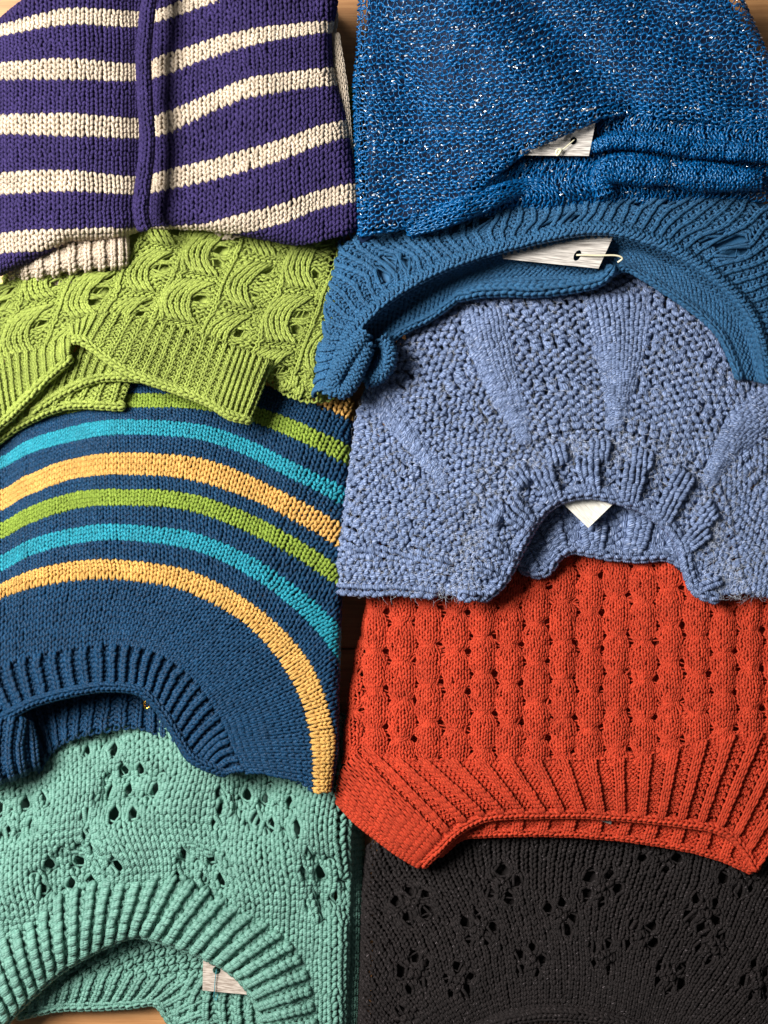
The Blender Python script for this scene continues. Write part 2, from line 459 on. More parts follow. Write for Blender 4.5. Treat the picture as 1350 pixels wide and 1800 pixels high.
# ------------------------------------------------------------------ purple and cream striped sweater
PURPLE = yarn('purple_cotton', (40, 30, 74), (70, 56, 112), twist=.9)
CREAM = yarn('cream_cotton', (208, 187, 162), (230, 212, 190), twist=.9)
def purple_sweater():
    root = thing('sweater', 'purple sweater with thick cream stripes and a purple drawstring cord', 'sweater', (300, 200))
    xs = [-60, 0, 120, 240, 290, 360, 430, 500, 560, 605, 660]
    Y = {10: [432, 410, 401, 399, 398, 392, 374, 356, 335, 325, 316],
         6:  [466, 448, 437, 436, 435, 430, 410, 392, 370, 360, 350],
         18: [345, 344, 338, 344, 336, 322, 303, 282, 258, 246, 236],
         22: [305, 303, 300, 310, 301, 284, 264, 243, 222, 212, 202],
         30: [240, 237, 242, 244, 238, 205, 176, 163, 155, 150, 144],
         34: [203, 201, 200, 208, 198, 170, 140, 128, 121, 118, 114],
         42: [143, 142, 142, 145, 134, 107, 85, 70, 60, 58, 54],
         46: [118, 111, 103, 112, 96, 72, 54, 44, 38, 36, 32],
         54: [84, 66, 46, 50, 37, 12, -15, -28, -36, -38, -42],
         58: [62, 45, 15, 21, 13, -18, -45, -58, -66, -68, -72]}
    Y[0] = [y + 54 for y in Y[6]]
    Y[66] = [y - 72 for y in Y[58]]; Y[70] = [y - 36 for y in Y[66]]
    bump = np.array([0, 0, 4, -4, -8, 1, 5, 4, 2, 0, 0], float)
    vs = sorted(Y)
    rows = [(Y[v], 71 - 0.16 * v + bump * (1 if v > 8 else .5)) for v in vs]
    fx = [-60, 0, 60, 120, 200, 240, 255, 300, 360, 430, 500, 560, 600, 660]
    fy = [496, 480, 452, 420, 416, 404, 398, 398, 400, 410, 424, 433, 420, 380]
    ce, cn = edge_line((622, 424), (.72, .69))
    e, n = edge_line((22, 20), (-.62, -.78))
    net = Net(grid(xs, rows), us=[0, 5.2, 14, 22.6, 26.2, 31.2, 36.2, 41.2, 45.4, 48.5, 52.3], vs=vs,
              warps=[ruffle(3, 2.0, 130), crease((250, -40), (250, 440), 30, -7), crease((340, 30), (420, 260), 45, -5), crease((470, 250), (560, 330), 40, -4), crease((110, 60), (120, 340), 85, 7), crease((430, 40), (490, 330), 95, 8), roll(edge_x([0, 60, 110, 200, 300, 400], [590, 578, 580, 604, 620, 634]), (1, 0), R=13, amax=2.2),
                     roll(ce, cn, R=12, amax=2.2), roll(edge_y(fx, fy), (0, 1), R=13, amax=2.3), roll(e, n, R=8)])
    cream = set()
    parts = []
    for b in (6, 18, 30, 42, 54, 66):
        parts.append(('cream_stripe', CREAM, range(b, b + 4))); cream |= set(range(b, b + 4))
    for a0, a1 in ((0, 6), (10, 18), (22, 30), (34, 42), (46, 54), (58, 66)):
        parts.append(('purple_stripe', PURPLE, range(a0, a1)))
    knit(net, 52, 70, parts, root, r=.195, jit=.05, seed=11, lin_mat=PURPLE)
    fibres(net, (2, 48), (4, 66), 1500, PURPLE, root, length=(2, 7), rad=.055, seed=12, lift=1.2)
    # cream band showing down the folded side
    band('side_band', [(590, 60, 50), (602, 150, 53), (610, 240, 54), (615, 300, 54), (618, 350, 50)], [8, 11, 12, 10, 8], 5, 10, CREAM, root, arc=(-.4, 2.4), N=5, seed=5)
    band('side_fold', [(583, 0, 34), (586, 30, 34), (582, 60, 32), (570, 110, 30)], [8, 9, 9, 8], 5, 10, CREAM, root, arc=(-.5, 2.6), seed=6)
    # knitted drawstring lying in the fold
    band('drawstring', [(266, -30, 75), (258, 30, 78), (252, 100, 79), (255, 180, 79), (259, 250, 80), (252, 320, 81), (247, 370, 80), (254, 402, 75)],
         [9, 9, 8.8, 9, 9.2, 9.4, 9.8, 8.5], 6, 9, PURPLE, root, seed=8, r=.24)
    # cream ribbed cuff peeping out below
    rib = lambda i, j: np.where(i % 2 == 0, 1, -1)
    cuff = [[(30, 470, 50), (60, 452, 57), (110, 434, 60), (160, 422, 60), (200, 414, 59), (216, 412, 56), (220, 412, 46)],
            [(18, 482, 48), (60, 470, 58), (110, 460, 62), (160, 452, 62), (200, 446, 61), (218, 446, 57), (222, 446, 46)],
            [(20, 490, 40), (60, 486, 52), (110, 476, 57), (160, 470, 58), (200, 466, 57), (217, 464, 54), (221, 464, 44)],
            [(30, 488, 32), (60, 484, 40), (110, 474, 42), (160, 468, 44), (200, 464, 44), (216, 462, 42), (219, 462, 36)]]
    net = Net(cuff[::-1], us=np.linspace(0, 22, 7), vs=[0, 2, 4.5, 9], warps=[ruffle(4, 1, 60)])
    knit(net, 22, 9, [('cuff', CREAM, range(9))], root, types=rib, relief=.25, seed=21, r=.24, lin_off=4)
    cuff2 = [[(40, 482, 50), (80, 478, 50), (110, 474, 50), (140, 466, 50), (165, 464, 48)],
             [(45, 492, 44), (80, 490, 47), (112, 490, 48), (138, 482, 49), (160, 470, 46)],
             [(52, 494, 36), (84, 496, 42), (115, 503, 45), (140, 503, 45), (156, 482, 42)],
             [(60, 490, 30), (90, 494, 32), (118, 502, 34), (142, 502, 34), (155, 482, 33)]]
    net = Net(cuff2[::-1], us=np.linspace(0, 11, 5), vs=[0, 1.5, 3, 5])
    knit(net, 11, 5, [('cuff', CREAM, range(5))], root, types=rib, relief=.2, seed=22, r=.25, lin_off=3)
    net = Net([[(385, 412, 44), (400, 416, 48), (420, 412, 50), (450, 404, 48)], [(380, 402, 46), (400, 404, 52), (420, 402, 52), (455, 398, 50)], [(380, 390, 46), (400, 392, 50), (420, 390, 50), (455, 388, 50)]],
              us=np.linspace(0, 6, 4), vs=[0, 1, 2])
    knit(net, 6, 2, [('cuff', CREAM, range(2))], root, types=rib, relief=.2, seed=23, r=.25, lin_off=3)
    core([(50, 20), (560, 5), (565, 140), (-60, 140), (-60, 90)], 1, 34, PURPLE, root)
    core([(60, 30), (560, 10), (575, 200), (590, 370), (300, 375), (100, 395), (-60, 430), (-60, 90)], 36, 50, PURPLE, root)
    return root
purple_sweater()
# ------------------------------------------------------------------ navy yoke sweater with rainbow stripes
NAVY = yarn('navy_cotton', (6, 37, 64), (25, 80, 120), twist=.9, rough=.5, spec=.35)
TURQ = yarn('turquoise_cotton', (20, 128, 150), (42, 166, 184), twist=.9, rough=.55, spec=.4)
AMBER = yarn('amber_cotton', (220, 162, 80), (238, 190, 110), twist=.9)
LIME = yarn('lime_cotton', (122, 146, 46), (152, 174, 72), twist=.9)
def Z5(pts, s=2.1094, ox=0, oy=680): return [(x / s + ox, y / s + oy) for x, y in pts]
def striped_sweater():
    root = thing('sweater', 'navy round-yoke sweater with turquoise, lime and amber stripes', 'sweater', (250, 1050))
    # curves from the neck outwards, each given left to right along the same wales
    neck = Z5([(-190, 1330), (-60, 1260), (60, 1205), (130, 1168), (260, 1135), (400, 1112), (520, 1130), (600, 1205), (655, 1290), (705, 1370), (760, 1405), (840, 1440)])
    ribt = Z5([(-260, 1180), (-140, 1110), (0, 1040), (100, 1000), (240, 975), (400, 955), (560, 975), (690, 1055), (770, 1150), (830, 1250), (860, 1330), (920, 1440)])
    Fin = Z5([(-330, 960), (-180, 870), (0, 790), (110, 750), (270, 722), (450, 718), (680, 757), (880, 860), (1010, 985), (1100, 1130), (1150, 1300), (1160, 1500)])
    Fout = Z5([(-350, 890), (-190, 800), (0, 730), (110, 685), (270, 648), (450, 643), (700, 680), (920, 790), (1080, 930), (1180, 1080), (1235, 1290), (1225, 1500)])
    Ein = Z5([(-350, 850), (-190, 755), (0, 688), (110, 630), (270, 584), (450, 570), (700, 602), (940, 710), (1130, 860), (1250, 1020), (1320, 1250), (1330, 1480)])
    Eout = Z5([(-360, 780), (-200, 690), (0, 628), (110, 570), (270, 523), (450, 510), (720, 542), (970, 650), (1190, 820), (1320, 980), (1400, 1220), (1410, 1480)])
    Din = Z5([(-360, 720), (-200, 635), (0, 568), (110, 510), (270, 456), (450, 440), (720, 465), (1000, 580), (1240, 730), (1400, 900), (1480, 1180), (1500, 1480)])
    Dout = Z5([(-370, 660), (-200, 575), (0, 508), (110, 448), (270, 395), (450, 380), (740, 405), (1020, 520), (1280, 685), (1450, 870), (1540, 1160), (1560, 1480)])
    Cin = Z5([(-370, 610), (-200, 525), (0, 464), (110, 402), (270, 345), (450, 326), (740, 352), (1040, 470), (1320, 640), (1520, 840), (1620, 1140), (1640, 1480)])
    Cout = Z5([(-370, 530), (-200, 450), (0, 388), (110, 326), (270, 268), (450, 245), (760, 270), (1070, 400), (1370, 580), (1590, 800), (1700, 1110), (1720, 1480)])
    Bin = Z5([(-370, 450), (-200, 365), (0, 308), (110, 250), (270, 205), (450, 180), (770, 205), (1090, 345), (1410, 530), (1650, 760), (1770, 1090), (1790, 1480)])
    Bout = Z5([(-370, 390), (-200, 315), (0, 262), (110, 200), (270, 150), (450, 125), (780, 150), (1110, 290), (1450, 480), (1710, 720), (1830, 1070), (1850, 1480)])
    Ain = Z5([(-370, 330), (-200, 255), (0, 200), (110, 140), (270, 100), (450, 82), (790, 95), (1130, 210), (1490, 420), (1760, 690), (1890, 1050), (1910, 1480)])
    Aout = Z5([(-370, 270), (-200, 195), (0, 140), (110, 90), (270, 50), (450, 30), (800, 42), (1150, 150), (1530, 370), (1810, 660), (1950, 1040), (1970, 1480)])
    O2 = Z5([(-370, 190), (-200, 115), (0, 60), (110, 20), (270, -30), (450, -50), (810, -40), (1180, 70), (1580, 300), (1880, 620), (2030, 1020), (2050, 1480)])
    O3 = Z5([(-370, 130), (-200, 55), (0, 0), (110, -50), (270, -100), (450, -120), (820, -110), (1200, 0), (1620, 250), (1930, 590), (2100, 1000), (2110, 1480)])
    cv = [neck, ribt, Fin, Fout, Ein, Eout, Din, Dout, Cin, Cout, Bin, Bout, Ain, Aout, O2, O3]
    vs = [0, 8, 20, 24, 28, 32, 36, 40, 43, 47, 51, 55, 59, 63, 69, 73]
    zc = [50, 54, 55, 55, 54, 53, 52, 51, 50, 48, 46, 44, 41, 38, 32, 28]
    ctrl = np.array([[(x, y, z) for x, y in c] for c, z in zip(cv, zc)])
    # u spacing from the length along the F stripe
    F = np.array(Fin); d = np.concatenate([[0], np.cumsum(np.linalg.norm(np.diff(F, axis=0), axis=1))])
    nu0 = d[-1] / 12.6; frac = d / d[-1]
    bot_x = [-60, 60, 300, 400, 480, 530, 556, 590, 640]; bot_y = [1420, 1420, 1420, 1356, 1362, 1378, 1398, 1393, 1390]
    warps = [ruffle(9, 2.2, 170), crease((420, 640), (470, 900), 60, -4), crease((60, 760), (330, 720), 50, 2),
              roll(edge_x([700, 820, 950, 1100, 1220, 1320, 1390], [620, 609, 600, 594, 591, 590, 578]), (1, 0), R=8, amax=2.2),
              cull(lambda x, y: y > np.interp(x, bot_x, bot_y)), cull(lambda x, y: x < -75)]
    parts = [('ribbed_neckband', NAVY, range(0, 8)), ('navy_yoke', NAVY, range(8, 20))]
    for nm, m, a0, a1 in (('amber_stripe', AMBER, 20, 24), ('navy_stripe', NAVY, 24, 28), ('turquoise_stripe', TURQ, 28, 32), ('navy_stripe', NAVY, 32, 36),
                          ('lime_stripe', LIME, 36, 40), ('navy_stripe', NAVY, 40, 43), ('amber_stripe', AMBER, 43, 47), ('navy_stripe', NAVY, 47, 51),
                          ('turquoise_stripe', TURQ, 51, 55), ('navy_stripe', NAVY, 55, 59), ('lime_stripe', LIME, 59, 63), ('navy_stripe', NAVY, 63, 69), ('amber_stripe', AMBER, 69, 73)):
        parts.append((nm, m, range(a0, a1)))
    typ = lambda i, j: np.where((j < 8) & (i % 2 == 1), -1, 1)
    # stitches are added as the yoke widens
    nb = None
    for k, (v0, v1, g) in enumerate(((0, 8, .82), (8, 20, .95), (20, 28, 1.08), (28, 36, 1.2), (36, 43, 1.35), (43, 51, 1.5), (51, 59, 1.65), (59, 73, 1.85))):
        nu = int(nu0 * g)
        net = Net(ctrl, us=frac * nu, vs=vs, warps=warps)
        ob = knit(net, nu, v1 - v0, [p for p in parts if v0 <= p[2][0] < v1], root, types=typ, relief=.30 if k == 0 else .1, r=.235 if k == 0 else .195, jit=.055, seed=31 + k, lin_mat=NAVY, v0=v0, px=(14.5 if k == 0 else 13.2 if k == 1 else 12.6), squeeze=.85 if k == 0 else 1.0, inset=.0)
        nb = nb or ob[0]
        fibres(net, (0, nu), (v0, v1), 260, parts[[p[2][0] for p in parts].index(v0)][1], root, length=(2, 6), rad=.055, seed=300 + k, lift=1.2)
    # back of the neck, seen through the opening
    top = [(40, 1280, 40), (70, 1250, 38), (120, 1222, 36), (180, 1208, 36), (245, 1215, 36), (290, 1240, 37), (330, 1290, 40), (345, 1330, 42)]
    bot = [(66, 1355, 38), (90, 1320, 36), (120, 1298, 37), (170, 1284, 37), (240, 1277, 37), (290, 1296, 37), (330, 1330, 37), (350, 1348, 37)]
    net = Net(between(bot, top, [-.12, 0, .5, 1, 1.3]) + np.array([-10, -7, -10, -14, -16])[:, None, None] * np.array([0, 0, 1]), us=np.linspace(0, 32, 8), vs=[-1, 0, 4, 8, 10])
    bn = knit(net, 32, 10, [('back_neckband', NAVY, range(10))], root, types=lambda i, j: np.where(i % 2 == 1, -1, 1), relief=.25, r=.24, seed=32, lin_off=4)
    # neck edge and the turned-over left end of the band
    e = [(-70, 1292, 50), (-10, 1268, 52), (24, 1252, 53), (60, 1234, 53), (123, 1217, 53), (190, 1207, 53), (247, 1215, 53), (284, 1250, 53), (311, 1292, 53), (334, 1329, 53), (362, 1346, 53), (398, 1358, 50)]
    band('neck_edge', e, 6, 4, 9, NAVY, nb, seed=33, r=.25)
    curl = [[(-40, 1300, 44), (-20, 1275, 53), (10, 1262, 55), (36, 1262, 52), (52, 1270, 44)],
            [(-45, 1330, 44), (-25, 1325, 54), (5, 1318, 56), (30, 1312, 53), (62, 1300, 42)],
            [(-45, 1362, 42), (-25, 1365, 52), (8, 1360, 54), (34, 1350, 51), (66, 1335, 42)],
            [(-45, 1372, 32), (-25, 1376, 36), (10, 1371, 37), (38, 1362, 37), (68, 1346, 36)]]
    net = Net(curl[::-1], us=np.linspace(0, 11, 5), vs=[0, 2, 7, 12])
    knit(net, 11, 12, [('neckband_end', NAVY, range(12))], root, types=lambda i, j: np.where(i % 2 == 1, -1, 1), relief=.2, r=.24, seed=34, lin_off=4)
    core([(-60, 760), (200, 720), (560, 740), (575, 900), (565, 1180), (-60, 1180)], 1, 32, NAVY, root)
    return root
striped_sweater()
# ------------------------------------------------------------------ lime lace sweater
GREEN = yarn('grass_green_cotton', (146, 162, 66), (186, 200, 104), twist=.9)
RIB = lambda i, j: np.where(i % 2 == 0, 1, -1)
def green_sweater():
    root = thing('sweater', 'grass green lace sweater with ribbed hem under the purple striped one', 'sweater', (300, 560))
    xs = [-60, 0, 60, 120, 180, 260, 340, 420, 500, 560, 620]
    rows = [([700, 690, 680, 670, 660, 660, 670, 690, 706, 712, 716], [38, 42, 46, 50, 52, 52, 52, 50, 48, 46, 44]),
            ([620, 612, 600, 590, 580, 584, 598, 620, 634, 640, 644], [42, 46, 50, 55, 57, 57, 57, 56, 53, 50, 48]),
            ([540, 535, 528, 515, 510, 512, 522, 538, 550, 556, 560], [44, 47, 50, 53, 54, 54, 54, 53, 51, 49, 47]),
            ([460, 456, 450, 440, 436, 440, 448, 458, 468, 472, 476], [43, 45, 47, 48, 49, 49, 49, 48, 47, 46, 44]),
            ([360] * 11, [36, 37, 38, 39, 40, 40, 40, 40, 39, 38, 36])]
    us = (np.array(xs) + 60) / 10.2
    rows_px = 8.2; vs = [0, 9, 19, 29, 40]
    bx = [-60, 0, 60, 114, 126, 180, 265, 332, 403, 470, 486, 500, 540, 620]
    by = [646, 634, 620, 604, 590, 570, 582, 598, 624, 652, 664, 688, 694, 688]
    le, ln = edge_line((10, 492), (-.8, -.6))
    net = Net(grid(xs, rows), us=us, vs=vs, warps=[ruffle(14, 2.4, 110),
              roll(edge_x([380, 500, 600, 700], [600, 592, 588, 592]), (1, 0), R=8, amax=2.2), roll(le, ln, R=6), cull(lambda x, y: y > np.interp(x, bx, by)), cull(lambda x, y: x < -70)])
    CW, CH = 8.6, 12.0
    def cell(u, v):
        k = np.floor(u / CW); fx = u / CW - k - .5
        q = v / CH + .5 * (k % 2); fy = q - np.floor(q) - .5
        return k, fx, fy
    def typ(i, j):
        k, fx, fy = cell(i + .5, j + .5)
        arc = (fx > -.30) & (fx < .24) & (np.abs(fy) < .42)
        ridge = (fx < -.36)
        return np.where(arc | ridge, 1, -1)
    def disp(u, v):
        k, fx, fy = cell(u, v)
        w = smooth(-.52, -.2, fx) * (1 - smooth(.25, .5, fx)) * (1 - smooth(.42, .5, np.abs(fy)))
        du = 0.30 * (v - 20) + w * (13.0 * (fy * fy) - 1.2) * CW / 8
        return du, 0.10 * (v * 0) + 0.25 * np.sin(u * 1.1 + v * .7) * .4, .25 * w * (np.abs(fy) < .40)
    holes = []
    rg = np.random.default_rng(5)
    for k in range(-2, 9):
        for q in range(-1, 5):
            cu = (k + .5) * CW; cv = (q + (.5 if k % 2 == 0 else 0)) * CH
            for a, b in ((.30, -.16), (.33, .08), (.26, .32)):
                if rg.random() < .8: holes.append((cu + a * CW, cv + b * CH, rg.uniform(.5, .9)))
    knit(net, 82, 40, [('lace_body', GREEN, range(40))], root, types=typ, relief=.22, r=.185, squeeze=.7, d=1.1, holes=holes, displace=disp, seed=41, u0=-9, lin_off=7, jit=.06)
    fibres(net, (2, 62), (0, 40), 1100, GREEN, root, length=(2, 6), rad=.055, seed=42, lift=1.2)
    def flap(name, top, bot, n, nv, z_t, z_b, seed, off=4, end=None):
        T = np.array([(x, y, z_t) for x, y in top], float); B = np.array([(x, y, z_b) for x, y in bot], float)
        c = between(B, T, [0, .33, .66, 1])
        c[1:3, :, 2] += 2.5
        net = Net(c, us=np.linspace(0, n, len(top)), vs=np.linspace(0, nv, 4), warps=[ruffle(seed, 2.6, 75)] + ([roll(*end, R=5, amax=2.0)] if end else []))
        fl = knit(net, n, nv, [(name, GREEN, range(nv))], root, types=RIB, relief=.30, r=.21, seed=seed, lin_off=off, squeeze=.8)
        e = [(x, y, z_b + 0.5 - (5 if end and q == len(bot) - 1 else 0)) for q, (x, y) in enumerate(bot)]
        band('hem_edge', e, 5.5, 4, 10, GREEN, fl[0], seed=seed + 1, r=.27)
    flap('ribbed_hem', [(122, 574), (180, 550), (265, 564), (332, 581), (403, 607), (440, 622), (482, 638)],
         [(128, 597), (150, 602), (222, 652), (296, 680), (366, 706), (404, 730), (440, 738)], 47, 12, 61, 62, 51, end=edge_line((455, 690), (.94, .34)))
    flap('ribbed_hem', [(-66, 648), (-20, 634), (20, 624), (70, 612), (124, 590)],
         [(-50, 790), (-2, 748), (30, 718), (72, 674), (124, 628)], 26, 13, 56, 57, 53)
    flap('back_hem', [(90, 630), (140, 606), (180, 620), (220, 645), (262, 660)], [(56, 724), (112, 690), (160, 668), (200, 662), (246, 664)], 22, 9, 47, 50, 55, 3)
    flap('back_hem', [(-60, 760), (0, 720), (60, 690), (140, 672), (232, 668)], [(-50, 812), (0, 770), (50, 738), (120, 712), (216, 714)], 28, 6, 45, 48, 57, 3)
    # the side seam hanging past the hem's corner
    lowc = [[(470, 668, 44), (500, 690, 46), (540, 704, 46), (590, 700, 42)], [(478, 650, 46), (505, 672, 50), (545, 684, 50), (592, 684, 46)], [(480, 620, 44), (505, 640, 47), (545, 650, 47), (590, 650, 44)]]
    net = Net(lowc, us=np.linspace(0, 12, 4), vs=[0, 2, 6])
    knit(net, 12, 6, [('side_seam', GREEN, range(6))], root, types=lambda i, j: np.where((i + j // 2) % 3 == 0, 1, -1), relief=.2, r=.23, seed=59, holes=[(3.5, 4.2, .9), (8, 2.5, .6)], lin_off=5)
    # upper corner of the same sweater showing beside the purple one
    net = Net([[(560, 262, 30), (585, 258, 34), (608, 256, 33), (622, 256, 24), (626, 256, 12)], [(560, 200, 30), (585, 196, 34), (606, 194, 33), (620, 194, 24), (624, 194, 12)], [(560, 150, 26), (585, 150, 28), (604, 156, 27), (616, 160, 20), (620, 160, 10)], [(560, 146, 10), (585, 147, 10), (604, 153, 10), (614, 158, 8), (616, 158, 4)]],
              us=[0, 2.5, 5, 7, 9], vs=[0, 7, 12, 15])
    knit(net, 9, 15, [('shoulder', GREEN, range(15))], root, types=lambda i, j: np.where(j % 3 == 0, 1, -1), r=.24, seed=60, lin_off=5)
    core([(30, 480), (40, 200), (560, 190), (565, 560), (300, 560), (-60, 600), (-60, 540)], 1, 28, GREEN, root)
green_sweater()
# ------------------------------------------------------------------ mint lace sweater, bottom left
MINT = yarn('mint_wool', (80, 125, 110), (126, 171, 155), twist=.45, pitch=3.2, plies=1.0, rough=.6, spec=.4)
def mint_sweater():
    root = thing('sweater', 'chunky mint green sweater with lace patches, lying on the bare table', 'sweater', (300, 1550))
    xs = [-80, 0, 100, 200, 300, 400, 500, 560, 620, 680]
    arc = np.array([26, 14, 2, -6, -8, -4, 6, 12, 20, 28], float)
    rows = [(1870 + arc, 25), (1740 + arc, [27, 28, 28, 28, 28, 28, 29, 29, 28, 27]), (1600 + arc * 1.3, 29), (1450 + arc * 1.5, 29), (1330 + arc * 1.4, 22), (1230 + arc, 12)]
    CX, RY = 15.6, 12.6
    us = (np.array(xs) + 80) / CX
    vs = (1870 - np.array([1870, 1740, 1600, 1450, 1330, 1230])) / RY
    nu = int(us[-1]); nv = int(vs[-1])
    bx = [-90, -40, 10, 60, 142, 215, 264, 345, 421, 469, 509, 522, 545, 700]
    by = [1716, 1690, 1660, 1625, 1585, 1567, 1560, 1582, 1624, 1655, 1700, 1750, 1900, 1900]
    net = Net(grid(xs, rows), us=us, vs=vs, warps=[ruffle(24, 2.4, 130), roll(edge_x([1300, 1450, 1600, 1800], [608, 611, 609, 603]), (1, 0), R=10, amax=2.0), cull(lambda x, y: y > np.interp(x, bx, by))])
    patches = [(30, 1435, 70, 52, -.3), (232, 1392, 76, 54, -.5), (465, 1418, 92, 46, -.2), (130, 1530, 76, 48, .45), (362, 1532, 66, 56, .75), (568, 1552, 46, 72, .2), (175, 1300, 50, 26, 0)]
    pu = [((x + 80) / CX, (1870 - y - np.interp(x, xs, -arc) * 1.4) / RY, a / CX, b / RY, t) for x, y, a, b, t in patches]
    def inside(u, v):
        w = np.zeros(np.shape(u))
        for cu, cv, a, b, t in pu:
            dx = (u - cu); dy = (v - cv)
            x = (dx * math.cos(t) + dy * math.sin(t)) / a; y = (-dx * math.sin(t) + dy * math.cos(t)) / b
            w = np.maximum(w, 1 - np.maximum(np.abs(x) + .45 * np.abs(y), np.abs(y) + .3 * np.abs(x)))
        return w
    typ = lambda i, j: np.where((inside(i + .5, j + .5) > 0) & ((j % 3 == 0) & ((i + j // 3) % 2 == 0)), -1, 1)
    leans = [(25, 1560, -.22), (112, 1432, .06), (215, 1500, -.42), (330, 1395, .28), (440, 1540, -.20), (530, 1480, -.10), (565, 1380, .18), (300, 1300, .1)]
    lu = [((x + 80) / CX, (1870 - y) / RY, l) for x, y, l in leans]
    def disp(u, v):
        w = smooth(0, .35, inside(u, v))
        du = 0 * u; dm = 0 * u
        for cu, cv, l in lu:
            dm = dm + np.exp(-((u - cu) / 3.6) ** 2 - ((v - cv) / 5.0) ** 2)
            du = du + l * (v - cv) * np.exp(-((u - cu) / 4.2) ** 2 - ((v - cv) / 5.5) ** 2)
        return du, 0 * u, 1.35 * dm + w * .25 * np.sin(u * 2.1) - .6 * w + .35 * np.exp(-((inside(u, v) + .10) / .07) ** 2)
    rg = np.random.default_rng(12)
    holes = []
    for a in range(0, nu):
        for b in range(0, nv):
            if b % 3 == 1 and (2 * a + 3 * ((b // 3) % 2)) % 5 in (0, 1) and inside(a + .5, b + .5) > .02:
                holes.append((a + rg.uniform(-.15, .15), b + rg.uniform(-.2, .2), rg.uniform(.44, .6)))
    holes += [((x + 80) / CX, (1872 - y) / RY, .55) for x, y in ((160, 1440), (165, 1470), (172, 1498), (200, 1525), (390, 1455), (398, 1478), (395, 1432), (560, 1520), (535, 1575))]
    knit(net, nu, nv, [('lace_body', MINT, range(nv))], root, types=typ, relief=.14, r=.21, S=12, N=6, h=.86, plump=.32, holes=holes, displace=disp, seed=71, lin_off=15, jit=.05, rjit=.09)
    fibres(net, (2, nu), (2, nv), 1300, MINT, root, length=(2, 7), rad=.06, seed=72, lift=1.2)
    # raised lines of larger stitches that edge the leaf panels
    for q, pth in enumerate([[(168, 1330), (172, 1390), (158, 1440), (160, 1490), (182, 1532)], [(388, 1372), (402, 1420), (390, 1466), (404, 1530), (434, 1596)],
                             [(66, 1470), (110, 1486), (160, 1500), (186, 1512)], [(272, 1436), (318, 1470), (372, 1498)], [(536, 1402), (556, 1450), (530, 1500), (540, 1560), (556, 1620)], [(300, 1340), (288, 1400), (276, 1436)], [(60, 1372), (70, 1420), (62, 1468)]]):
        k_ = [(x, y, np.interp(y, [1230, 1330, 1450], [12, 22, 29]) - 0.5) for x, y in pth]
        band('panel_edge', k_, 7.5, 4, 13, MINT, root, seed=700 + q, r=.24, plump=.35, d=.9, warps=[ruffle(24, 2.4, 130)], N=6)
    # neckband: fan of ribs round the opening
    inner = resample([(-40, 1850), (30, 1768), (64, 1736), (103, 1702), (171, 1663), (230, 1640), (264, 1642), (342, 1668), (391, 1692), (430, 1721), (455, 1760), (466, 1800), (470, 1850)], 15)
    outer = resample([(-110, 1740), (-40, 1672), (10, 1642), (60, 1608), (142, 1568), (215, 1548), (264, 1541), (345, 1563), (421, 1604), (473, 1636), (516, 1680), (538, 1745), (556, 1850)], 15)
    A = np.c_[inner, np.full(15, 31)]; B = np.c_[outer, np.full(15, 31)]
    c = between(A, B, [0, .25, .6, 1]); c[1, :, 2] += 5; c[2, :, 2] += 5; c[0, :, 2] -= 1
    net = Net(c, us=np.linspace(0, 62, 15), vs=[0, 2, 4.6, 7.6], warps=[ruffle(27, 1.5, 120)])
    nb = knit(net, 62, 8, [('ribbed_neckband', MINT, range(8))], root, types=RIB, relief=.45, r=.34, S=12, N=6, squeeze=.72, seed=73, lin_off=7, px=13.5)
    # far side of the neck seen through the opening, lower down
    bot = resample([(30, 1786), (98, 1770), (161, 1768), (220, 1766), (268, 1760), (286, 1770), (304, 1800), (320, 1826)], 9)
    top = resample([(30, 1735), (90, 1700), (161, 1660), (220, 1640), (290, 1650), (370, 1685), (430, 1730), (455, 1790)], 9)
    A = np.c_[bot, np.full(9, 12)]; B = np.c_[top, np.full(9, 14)]
    c = between(A, B, [0, .3, .62, 1]); c[1, :, 2] += 2.5; c[2, :, 2] += -1
    net = Net(c, us=np.linspace(0, 36, 9), vs=[0, 4, 8, 13], warps=[ruffle(29, 1.2, 60)])
    knit(net, 36, 13, [('back_neck', MINT, range(13))], root, types=lambda i, j: np.where((j < 6), np.where(i % 2 == 0, 1, -1), np.where((i * 7 + j * 3) % 5 < 2, 1, -1)), relief=.25, r=.26, S=10, N=5, seed=75, lin_off=3,
         holes=[(6, 9, .8), (13, 10.5, .7), (9, 7.5, .5)])
    band('back_neck_edge', [(x, y, 12) for x, y in bot], 6, 4, 12, MINT, root, seed=76, r=.27)
    net = Net([[(318, 1836, 10), (370, 1850, 12), (430, 1850, 14), (480, 1850, 14)], [(306, 1772, 13), (360, 1760, 16), (420, 1770, 17), (462, 1800, 16)], [(330, 1720, 13), (380, 1722, 14), (420, 1740, 15), (455, 1765, 15)]],
              us=np.linspace(0, 13, 4), vs=[0, 5, 9])
    knit(net, 13, 9, [('back_neck', MINT, range(9))], root, types=RIB, relief=.35, r=.28, seed=77, lin_off=3, S=10, N=5, squeeze=.7)
    band('neck_edge', [(*p, 29) for p in inner], 7, 4, 13, MINT, nb[0], seed=78, r=.27)
    # wider back of the body lying below, right of the front
    net = Net([[(590, 1850, 14), (612, 1850, 15), (626, 1850, 10), (632, 1850, 3)], [(595, 1640, 15), (618, 1640, 17), (632, 1640, 11), (638, 1640, 3)], [(595, 1460, 15), (616, 1460, 17), (630, 1460, 11), (637, 1460, 3)], [(590, 1300, 15), (610, 1300, 17), (622, 1300, 11), (628, 1300, 3)]],
              us=[0, 2, 4, 6], vs=[0, 17, 32, 46])
    knit(net, 6, 46, [('back_body', MINT, range(46))], root, r=.24, seed=79, S=10, N=5, lin_off=3)
